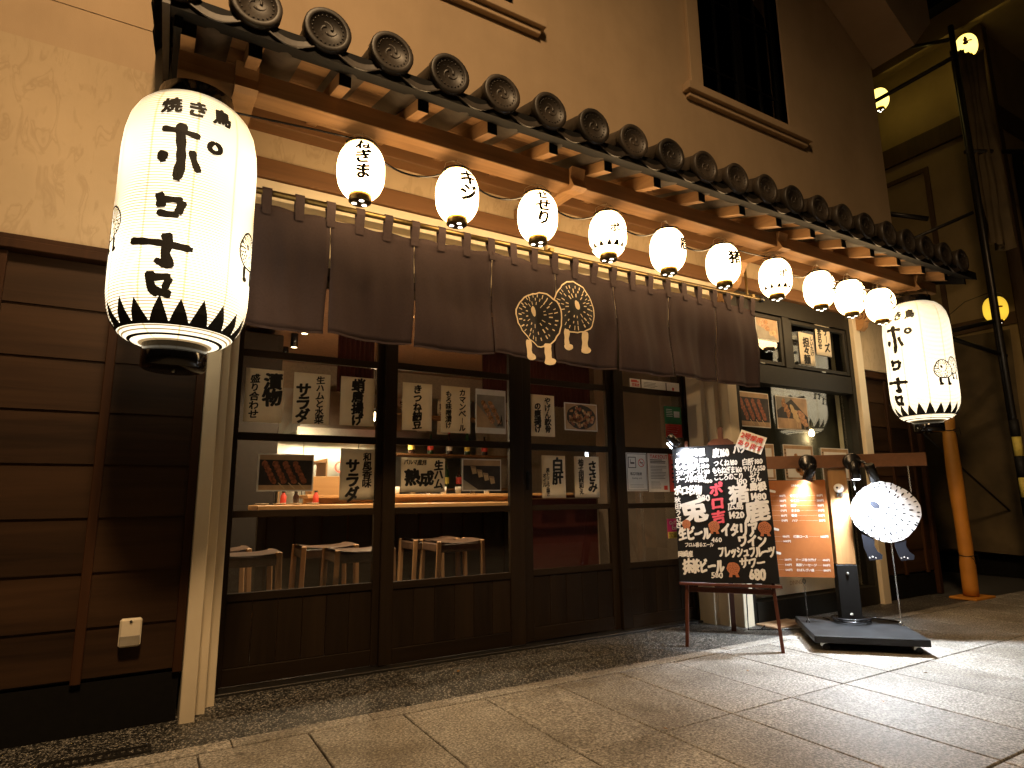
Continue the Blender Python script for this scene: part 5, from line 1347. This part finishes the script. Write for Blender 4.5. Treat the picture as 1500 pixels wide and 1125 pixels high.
fin('steel_wall', M().box(1.05, 1.55, 7.46, 7.49, .9, 2.3).box(1.56, 2.2, 7.46, 7.49, .9, 2.3).box(2.21, 3.8, 7.46, 7.49, .9, 2.3), 'steel', hd)
fin('hood_canopy', M().add([(1.3, 6.5, 1.72), (2.6, 6.5, 1.72), (2.6, 7.45, 1.72), (1.3, 7.45, 1.72), (1.5, 6.9, 2.2), (2.4, 6.9, 2.2), (2.4, 7.45, 2.2), (1.5, 7.45, 2.2)], [(0, 1, 5, 4), (1, 2, 6, 5), (3, 0, 4, 7), (4, 5, 6, 7)]).box(1.28, 2.62, 6.48, 6.5, 1.64, 1.74), 'steel', hd)
fin('hood_light', M().box(1.6, 1.9, 6.7, 6.85, 1.70, 1.715).box(2.15, 2.45, 6.7, 6.85, 1.70, 1.715), 'bulb_dim', hd)
l = bpy.data.lights.new('hood_lamp', 'AREA'); l.energy = 60; l.color = (1, .78, .48); l.size = 1.0; l.shape = 'RECTANGLE'; l.size_y = .3
lo = bpy.data.objects.new('hood_lamp', l); COL.objects.link(lo); lo.parent = hd; lo.location = (0, -.2, .44)
sh = thing('bottle_shelf', 'dark shelf with bottles inside behind the second door', 'shelf', (3.0, 6.9, 0))
fin('shelf_board', M().box(2.3, 3.9, 6.7, 7.0, 1.10, 1.125).box(2.3, 3.9, 6.7, 7.0, 1.5, 1.52).box(2.3, 3.9, 6.7, 7.0, 1.95, 1.97), 'beam_wood', sh)
fin('shelf_back', M().box(2.3, 3.9, 6.6, 6.98, .0, 1.09), 'room_dark', sh)
bt_n = 0
BN = ['leftmost', 'second', 'third', 'fourth red-capped', 'fifth', 'sixth', 'seventh', 'eighth']
for zz, cnt in ((1.126, 8), (1.521, 6)):
    for i in range(cnt):
        x = 2.4 + i * (.17 if cnt == 8 else .24); s_ = .9 + .15 * math.sin(i * 2.1)
        b_ = thing('bottle', '%s bottle from the left on the %s shelf behind the second door' % (BN[i], 'lower' if cnt == 8 else 'upper'), 'bottle', (x, 6.82, zz), 0, 'bottles on the bar shelf')
        fin('bottle_glass', M().lathe([(.036, 0), (.038, .01), (.038, .17 * s_), (.03, .2 * s_), (.013, .23 * s_), (.012, .29 * s_)], 14), ['bottle_green', 'bottle_dark'][i % 2], b_, raw=True)
        fin('bottle_label', M().lathe([(.0385, .05), (.0385, .13)], 14, cap=False), ['white_paper', 'yellow_print', 'red_print'][i % 3], b_, raw=True)
        fin('bottle_cap', M().lathe([(.0135, .285 * s_), (.0135, .31 * s_)], 10), ['red_print', 'gold_metal', 'ink'][i % 3], b_, raw=True)
def stool(x, y, rot, label, h=.66):
    global ST
    t = thing('stool', label, 'stool', (x, y, 0), R(rot), 'dark leather stools at the bar')
    if ST is None:
        m = M(); vs = []; fs = []; nn = 8
        for j in range(nn + 1):
            for i in range(nn + 1):
                u, v = i / nn * 2 - 1, j / nn * 2 - 1; vs.append((u * .2, v * .17, h + .018 * (u * u) - .006 * v * v))
        for j in range(nn):
            for i in range(nn): q = j * (nn + 1) + i; fs.append((q, q + 1, q + nn + 2, q + nn + 1))
        m.add(vs, fs, 0, True); m.box(-.2, .2, -.172, .172, h - .075, h - .002, .012)
        fin('seat', m, 'leather', t, raw=True)
        for sx in (-1, 1):
            for sy in (-1, 1): fin('leg', M().bar((sx * .21, sy * .16, -.0), (sx * .19, sy * .165, h + .012), .034, .034, .004), 'stool_wood', t, raw=True)
        for sy in (-1, 1): fin('stretcher', M().box(-.19, .19, sy * .16 - .01, sy * .16 + .01, .22, .25), 'stool_wood', t, raw=True)
        ST = t
    else:
        for c in ST.children:
            q = c.copy(); COL.objects.link(q); q.parent = t
    return t
ST = None
stool(.60, 4.55, 0, 'dark leather stool nearest the left post, behind the left door'); stool(.48, 5.02, 0, 'dark stool half hidden behind the nearest left stool')
stool(1.33, 4.42, 0, 'dark leather stool at the right side of the left door, in front of another'); stool(1.22, 4.92, 0, 'dark leather stool behind the front right stool of the left door')
stool(2.22, 4.78, 0, 'dark leather stool seen right in the second door'); stool(2.15, 5.1, 0, 'dark leather stool behind the one in the second door')
# things on the counter
def oncounter():
    tr = thing('serving_box', 'pale wooden box standing on the bar counter', 'box', (1.55, 5.75, 1.05))
    fin('box_body', M().box(1.25, 1.8, 5.6, 5.84, 1.051, 1.21, .004), 'counter_wood', tr)
    nl = thing('pink_ring_lamp', 'small glowing pink ring ornament on the wooden box', 'lamp', (1.5, 5.74, 1.21))
    fin('ring', M().tube([(1.52 + .045 * math.cos(t), 5.7, 1.30 + .045 * math.sin(t)) for t in [k * .393 for k in range(16)]], .008, 6, closed=True), 'neon', nl); fin('stem', M().tube([(1.52, 5.7, 1.211), (1.52, 5.7, 1.255)], .004, 6), 'steel', nl)
    for i, (x, mt_) in enumerate(((.98, 'red_print'), (1.24, 'red_print'), (1.08, 'bottle_dark'))):
        j = thing('sauce_bottle', ['small red sauce bottle left on the bar counter', 'small red sauce bottle right of the first on the bar counter', 'small dark sauce bottle between two red ones on the bar counter'][i], 'bottle', (x, 5.38, .968))
        fin('jar', M().lathe([(.024, 0), (.024, .07), (.012, .09), (.012, .1)], 12), mt_, j, raw=True); fin('lid', M().lathe([(.014, .1), (.014, .115)], 10), 'ink', j, raw=True)
    pl = thing('plate_row', 'row of small dishes on the left end of the bar counter', 'dishes', (.95, 5.25, .968))
    for i in range(4): fin('dish', M().lathe([(.03, 0), (.05, .012), (.052, .014), (.03, .004)], 16, mat=Matrix.Translation((-.15 + i * .13, 0, .001))), 'white_print', pl, raw=True)
oncounter()
for i in range(7):
    g_ = thing('cup', ['leftmost', 'second', 'third', 'fourth', 'fifth', 'sixth', 'rightmost'][i] + ' small cup standing on the raised shelf of the bar counter', 'cup', (2.05 + i * .16, 5.66, 1.05), 0, 'cups on the bar shelf')
    fin('cup_body', M().lathe([(.025, 0), (.032, .07), (.030, .07), (.024, .006)], 14), ['white_print', 'photo_grey', 'bottle_dark'][i % 3], g_, raw=True)
for i, (x, zt, w_) in enumerate(((2.5, 2.3, .18), (2.75, 2.3, .14), (3.0, 2.32, .16), (3.3, 2.3, .14))):
    n_ = thing('wall_menu', ['yellow', 'white', 'second white', 'pale'][i] + ' paper strip on the back wall of the bar, %s from the left' % ['first', 'second', 'third', 'fourth'][i], 'menu sheet', (x, 7.44, zt - .25), 0, 'paper strips on the bar wall')
    fin('strip', M().box(-w_ / 2, w_ / 2, -.002, .002, -.22, .22), ['yellow_print', 'white_paper', 'white_paper', 'paper'][i], n_, raw=True)
    m = M(); column(m, ['焼き鳥', '生ビール', 'つくね', '鶏皮'][i], 0, .2, .1, lambda a, b: (a, -.004, b), wt=1); fin('lettering', m, 'ink', n_, raw=True)
bx_ = thing('wooden_rack', 'brown wooden rack with folded cloths at the left of the kitchen', 'rack', (1.2, 6.3, .97))
for k in range(3): fin('shelf_board', M().box(1.06, 1.5, 6.1, 6.5, .96 + k * .2, .975 + k * .2), 'counter_wood', bx_)
for x in (1.06, 1.49): fin('upright', M().box(x, x + .015, 6.1, 6.5, .5, 1.4), 'counter_wood', bx_)
# ceiling downlights (two over the stools added to brighten them), bare bulb
DL = [(1.35, 4.55, 'added ceiling spotlight brightening the stools of the left door'), (2.6, 4.6, 'added ceiling spotlight brightening the stools of the second door'), (1.124, 5.6, 'track spotlight on the ceiling behind the left door, upper of the pair'), (1.147, 6.17, 'track spotlight on the ceiling behind the left door, lower of the pair'), (1.17, 6.77, 'small track spotlight just above the paper menus of the left door'), (2.9, 5.4, 'ceiling spotlight inside above the third door'), (5.3, 5.6, 'ceiling spotlight inside the shop window room')]
for x, y, lb in DL:
    t = thing('ceiling_spotlight', lb, 'spotlight', (x, y, 2.62)); fin('housing', M().lathe([(.035, 0), (.035, -.14), (.03, -.14)], 14, cap=False), 'black_plastic', t, raw=True)
    fin('lens', M().lathe([(.029, -.135), (0, -.135)], 14, cap=False), 'bulb', t, raw=True)
    l = bpy.data.lights.new('spot_light', 'SPOT'); l.energy = 130; l.color = (1, .74, .45); l.spot_size = R(110); l.spot_blend = .8; l.shadow_soft_size = .03
    lo = bpy.data.objects.new('spot_light', l); COL.objects.link(lo); lo.parent = t; lo.location = (0, 0, -.15)
t = thing('pendant_bulb', 'bright bare bulb hanging inside beside the octopus menu', 'bulb', (1.60, 5.0, 1.68))
fin('bulb_glass', M().lathe([(.0, -.03), (.022, -.02), (.028, 0), (.02, .025), (.012, .04)], 14, cap=False), 'bulb', t, raw=True); fin('cord', M().tube([(0, 0, .04), (0, 0, .93)], .003, 5), 'ink', t, raw=True); fin('holder', M().lathe([(.014, .04), (.014, .075)], 10), 'ink', t, raw=True)
l = bpy.data.lights.new('bulb_light', 'POINT'); l.energy = 38; l.color = (1, .72, .42); l.shadow_soft_size = .03
lo = bpy.data.objects.new('bulb_light', l); COL.objects.link(lo); lo.parent = t; lo.location = (0, 0, -.05)
t = thing('pendant_bulb', 'bare bulb seen through the large shop window below the skewer photos', 'bulb', (5.50, 3.67, 1.58))
fin('bulb_glass', M().lathe([(.0, -.03), (.022, -.02), (.028, 0), (.02, .025), (.012, .04)], 14, cap=False), 'bulb', t, raw=True); fin('cord', M().tube([(0, 0, .04), (0, 0, .45)], .003, 5), 'ink', t, raw=True)
l = bpy.data.lights.new('bulb_light', 'POINT'); l.energy = 2.2; l.color = (1, .74, .45); l.shadow_soft_size = .03
lo = bpy.data.objects.new('bulb_light', l); COL.objects.link(lo); lo.parent = t; lo.location = (0, 0, -.05)
t = thing('round_ceiling_light', 'small round unlit ceiling fitting behind the top left door pane', 'ceiling light', (.80, 5.6, 2.62)); fin('dome', M().lathe([(.07, 0), (.06, -.02), (0, -.025)], 18, cap=False), 'white_print', t, raw=True)

# ================================================================== ASSUMED STREET LAMP (added behind the camera, out of frame)
sl = thing('assumed_street_lamp', 'tall assumed street lamp, added out of view to light the upper wall and ground', 'street lamp', (-.6, -1.2, 0))
fin('pole', M().tube([(0, 0, 0), (0, 0, 6.6), (.25, .3, 6.9)], [.06, .045, .035], 12), 'dark_steel', sl, raw=True)
fin('lamp_head', M().lathe([(.16, 6.93), (.12, 7.02), (.03, 7.06), (0, 7.06)], 16, c=(.3, .35, 0), cap=False), 'dark_steel', sl, raw=True)
fin('lamp_glass', M().lathe([(.0, 6.86), (.1, 6.88), (.14, 6.93)], 16, c=(.3, .35, 0), cap=False), 'bulb', sl, raw=True)
l = bpy.data.lights.new('assumed_street_light', 'SPOT'); l.energy = 1600; l.color = (1, .64, .32); l.shadow_soft_size = .4; l.spot_size = R(165); l.spot_blend = 1.0  # light of the added, unseen lamp: warms upper wall and ground
lo = bpy.data.objects.new('assumed_street_light', l); COL.objects.link(lo); lo.parent = sl; lo.location = (.3, .35, 6.83); lo.rotation_euler = (R(12), R(-4), 0)

# ================================================================== NEIGHBOURING BUILDING UNDER SCAFFOLD
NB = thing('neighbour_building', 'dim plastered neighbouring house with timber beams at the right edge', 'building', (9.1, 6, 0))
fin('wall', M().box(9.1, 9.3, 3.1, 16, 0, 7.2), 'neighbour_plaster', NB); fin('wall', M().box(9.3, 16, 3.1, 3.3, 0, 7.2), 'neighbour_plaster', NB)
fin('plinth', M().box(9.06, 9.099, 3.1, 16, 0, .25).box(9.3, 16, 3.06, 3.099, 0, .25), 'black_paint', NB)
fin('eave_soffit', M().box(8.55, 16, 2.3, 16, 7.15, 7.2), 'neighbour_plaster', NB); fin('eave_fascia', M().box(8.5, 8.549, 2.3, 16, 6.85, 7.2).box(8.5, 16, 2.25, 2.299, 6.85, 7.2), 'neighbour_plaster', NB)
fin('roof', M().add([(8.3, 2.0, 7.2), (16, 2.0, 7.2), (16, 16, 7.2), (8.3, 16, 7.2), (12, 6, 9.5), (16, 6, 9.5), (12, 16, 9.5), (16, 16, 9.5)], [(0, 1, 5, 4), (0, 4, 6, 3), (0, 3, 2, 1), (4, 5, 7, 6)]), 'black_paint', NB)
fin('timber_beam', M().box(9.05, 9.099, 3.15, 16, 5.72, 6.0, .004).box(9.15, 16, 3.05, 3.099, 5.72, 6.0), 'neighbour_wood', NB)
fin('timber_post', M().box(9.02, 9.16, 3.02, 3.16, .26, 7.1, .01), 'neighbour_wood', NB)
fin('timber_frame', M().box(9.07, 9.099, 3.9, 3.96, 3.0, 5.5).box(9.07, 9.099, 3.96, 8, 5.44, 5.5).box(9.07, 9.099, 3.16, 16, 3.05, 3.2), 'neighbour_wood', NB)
bx = thing('framed_board', 'black framed pale board on the neighbouring house at the right edge', 'sign', (9.6, 3.0, 4.4))
fin('frame', M().box(9.35, 9.42, 2.96, 3.04, 3.4, 5.35).box(9.42, 11, 2.96, 3.04, 5.28, 5.35).box(9.42, 11, 2.96, 3.04, 3.4, 3.5), 'window_black', bx); fin('board_face', M().box(9.42, 11, 3.0, 3.03, 3.5, 5.28), 'neighbour_plaster', bx)
dd = thing('dark_doorway', 'dark wooden door case of the neighbouring house at the lower right edge', 'door', (9.6, 3.0, 1.5))
fin('door_leaf', M().box(9.5, 10.6, 3.0, 3.05, .26, 2.9), 'siding_wood', dd); fin('door_case', M().box(9.42, 9.5, 2.96, 3.05, .26, 3.0).box(9.5, 10.7, 2.96, 3.05, 2.9, 3.0), 'window_black', dd)
def pipe(label, pts, r_=.026, mat='dark_steel', name='scaffold_pipe'):
    o = Vector(pts[0]); t = tag(fin(name, M().tube([tuple(Vector(p) - o) for p in pts], r_, 12), mat, None, tuple(o), True), label, 'scaffold pipe', 'scaffold pipes beside the neighbouring house'); return t
pipe('tall vertical scaffold pipe in front of the yellow lanterns', [(7.8, 2.9, 0.02), (7.8, 2.9, 6.45)], .03)
pipe('vertical scaffold pipe just behind the tall front pipe', [(8.05, 3.02, 0.02), (8.05, 3.02, 6.3)], .024)
pipe('upper horizontal scaffold pipe running back into the alley', [(7.8, 2.87, 6.05), (7.85, 5.5, 6.05)])
pipe('short scaffold tube bracing the pole top to the eave', [(7.8, 2.95, 6.3), (8.3, 3.6, 6.85)], .024)
pipe('slightly rising scaffold tube right of the tall lantern, upper of the pair', [(6.95, 3.2, 2.62), (7.8, 2.93, 2.83)], .024)
pipe('descending scaffold tube right of the tall lantern, lower of the pair', [(6.95, 3.17, 2.66), (7.86, 2.9, 2.44)], .024)
pipe('diagonal brace tube in the alley at mid height', [(7.75, 3.4, 4.2), (7.5, 3.9, 4.45)], .03)
pipe('long thin diagonal brace in the alley behind the upper braces', [(7.6, 4.2, 3.9), (7.9, 3.0, 4.15)], .02)
pipe('short horizontal tube poking toward the framed board', [(7.8, 2.95, 4.85), (8.6, 2.6, 4.9)], .026)
pipe('thin diagonal brace low in the alley behind the yellow pole', [(7.1, 3.5, 1.68), (9.0, 3.5, .75)], .012)
sf = pipe('slim upright pipe end above the yellow wrapped pole', [(6.95, 3.16, 1.6), (6.95, 3.16, 3.0)], .024)
yp = thing('wrapped_pole', 'orange-yellow padded scaffold upright standing on the ground right of the siding', 'pole', (6.95, 3.14, 0))
pts = []; rr_ = []
for i in range(24):
    z = .03 + i * .075; pts.append((.004 * math.sin(z * 6), .004 * math.cos(z * 5), z)); rr_.append(.064 + (.003 * math.sin(z * 7)) + (-.006 if abs(z - .40) < .03 or abs(z - 1.62) < .03 else 0))
fin('padding', M().tube(pts, rr_, 20), 'yellow_cover', yp, raw=True)
for z in (.40, 1.62):
    m = M().tube([(.062 * math.cos(t), .062 * math.sin(t), z + .004 * math.sin(3 * t)) for t in [k * .393 for k in range(16)]], .004, 5, closed=True)
    m.tube([(-.06, -.065, z), (-.08, -.1, z - .03), (-.06, -.1, z - .07)], .003, 5).tube([(-.06, -.065, z), (-.03, -.11, z + .02), (-.01, -.11, z - .05)], .003, 5)
    fin('tie_string', m, 'ink', yp, raw=True)
fin('base_plate', M().box(-.16, .22, -.11, .13, .0, .022, .005), 'yellow_cover', yp, raw=True)
wb = tag(fin('striped_guard', M().tube([(0, 0, z) for z in (0, .2)], .04, 12).tube([(0, 0, z) for z in (.2, .42)], .041, 12, 1).tube([(0, 0, z) for z in (.42, .62)], .04, 12).tube([(0, 0, z) for z in (.62, .8)], .041, 12, 1), ['yellow_print', 'ink'], None, (7.8, 2.9, .95), True), 'black and yellow striped sleeve on the scaffold pipe at the right edge', 'pole guard')
# tarpaulin draped round the scaffold
def drape(x0, x1, y0, y1, z0, z1, label, amp=.06, seed=1, waist=0):
    m = M(); nx, nz = 26, 30; vs = []; fs = []; rr = random.Random(seed)
    for j in range(nz + 1):
        t = j / nz; z = z1 + (z0 - z1) * t; sq = 1 - waist * math.sin(math.pi * min(1, t * 1.6))
        for i in range(nx + 1):
            u = i / nx; xc, yc = (x0 + x1) / 2, (y0 + y1) / 2
            vs.append((xc + (u - .5) * (x1 - x0) * sq + .02 * math.sin(9 * t + 4 * u), yc + (u - .5) * (y1 - y0) * sq + amp * math.sin(u * 17 + 2 * t + seed) * (.4 + t * .6) + .03 * math.sin(u * 40 + 5 * t), z + .05 * math.sin(u * 7)))
    for j in range(nz):
        for i in range(nx): q = j * (nx + 1) + i; fs.append((q, q + 1, q + nx + 2, q + nx + 1))
    m.add([tuple(Vector(v) - Vector((x0, y0, z0))) for v in vs], fs, 0, True)
    return tag(fin('tarpaulin', m, 'tarp', None, (x0, y0, z0), True), label, 'tarpaulin')
drape(7.9, 8.15, 2.95, 2.75, 3.7, 6.15, 'brown tarpaulin gathered round the tall scaffold pipe', .05, 2, .35)
drape(8.9, 9.0, 3.2, 9.5, .26, 2.95, 'wrinkled brown tarpaulin hanging over the lower wall of the neighbouring house', .0, 5)
# yellow lanterns along that eave
for x, y, z, s_, mt_, kd, lb in ((8.5, 3.03, 6.55, .98, 'yellow_paper', 2, 'yellow lit lantern with an orange figure at the top of the scaffold'), (8.5, 4.13, 6.48, 1, 'yellow_paper', 0, 'yellow lantern half hidden by the corner of the plastered building'), (8.3, 3.09, 3.08, .98, 'dim_yellow_paper', 2, 'deep yellow lantern with red print behind the scaffold pipe, right of the tall lantern')):
    t = small_lantern(x, z, math.atan2(-x, y), '', lb, kd, s_, mt_, y, None)
pts = [(8.3, 3.09, 3.3), (8.1, 3.3, 3.2), (7.6, 3.6, 2.75), (7.1, 3.7, 2.7)]
tag(fin('lantern_wire', M().tube(pts, .004, 5), 'ink', None, (0, 0, 0)), 'thin wire drooping left from the deep yellow lantern', 'wire')

print('missing glyphs', ''.join(sorted(MISSING)))
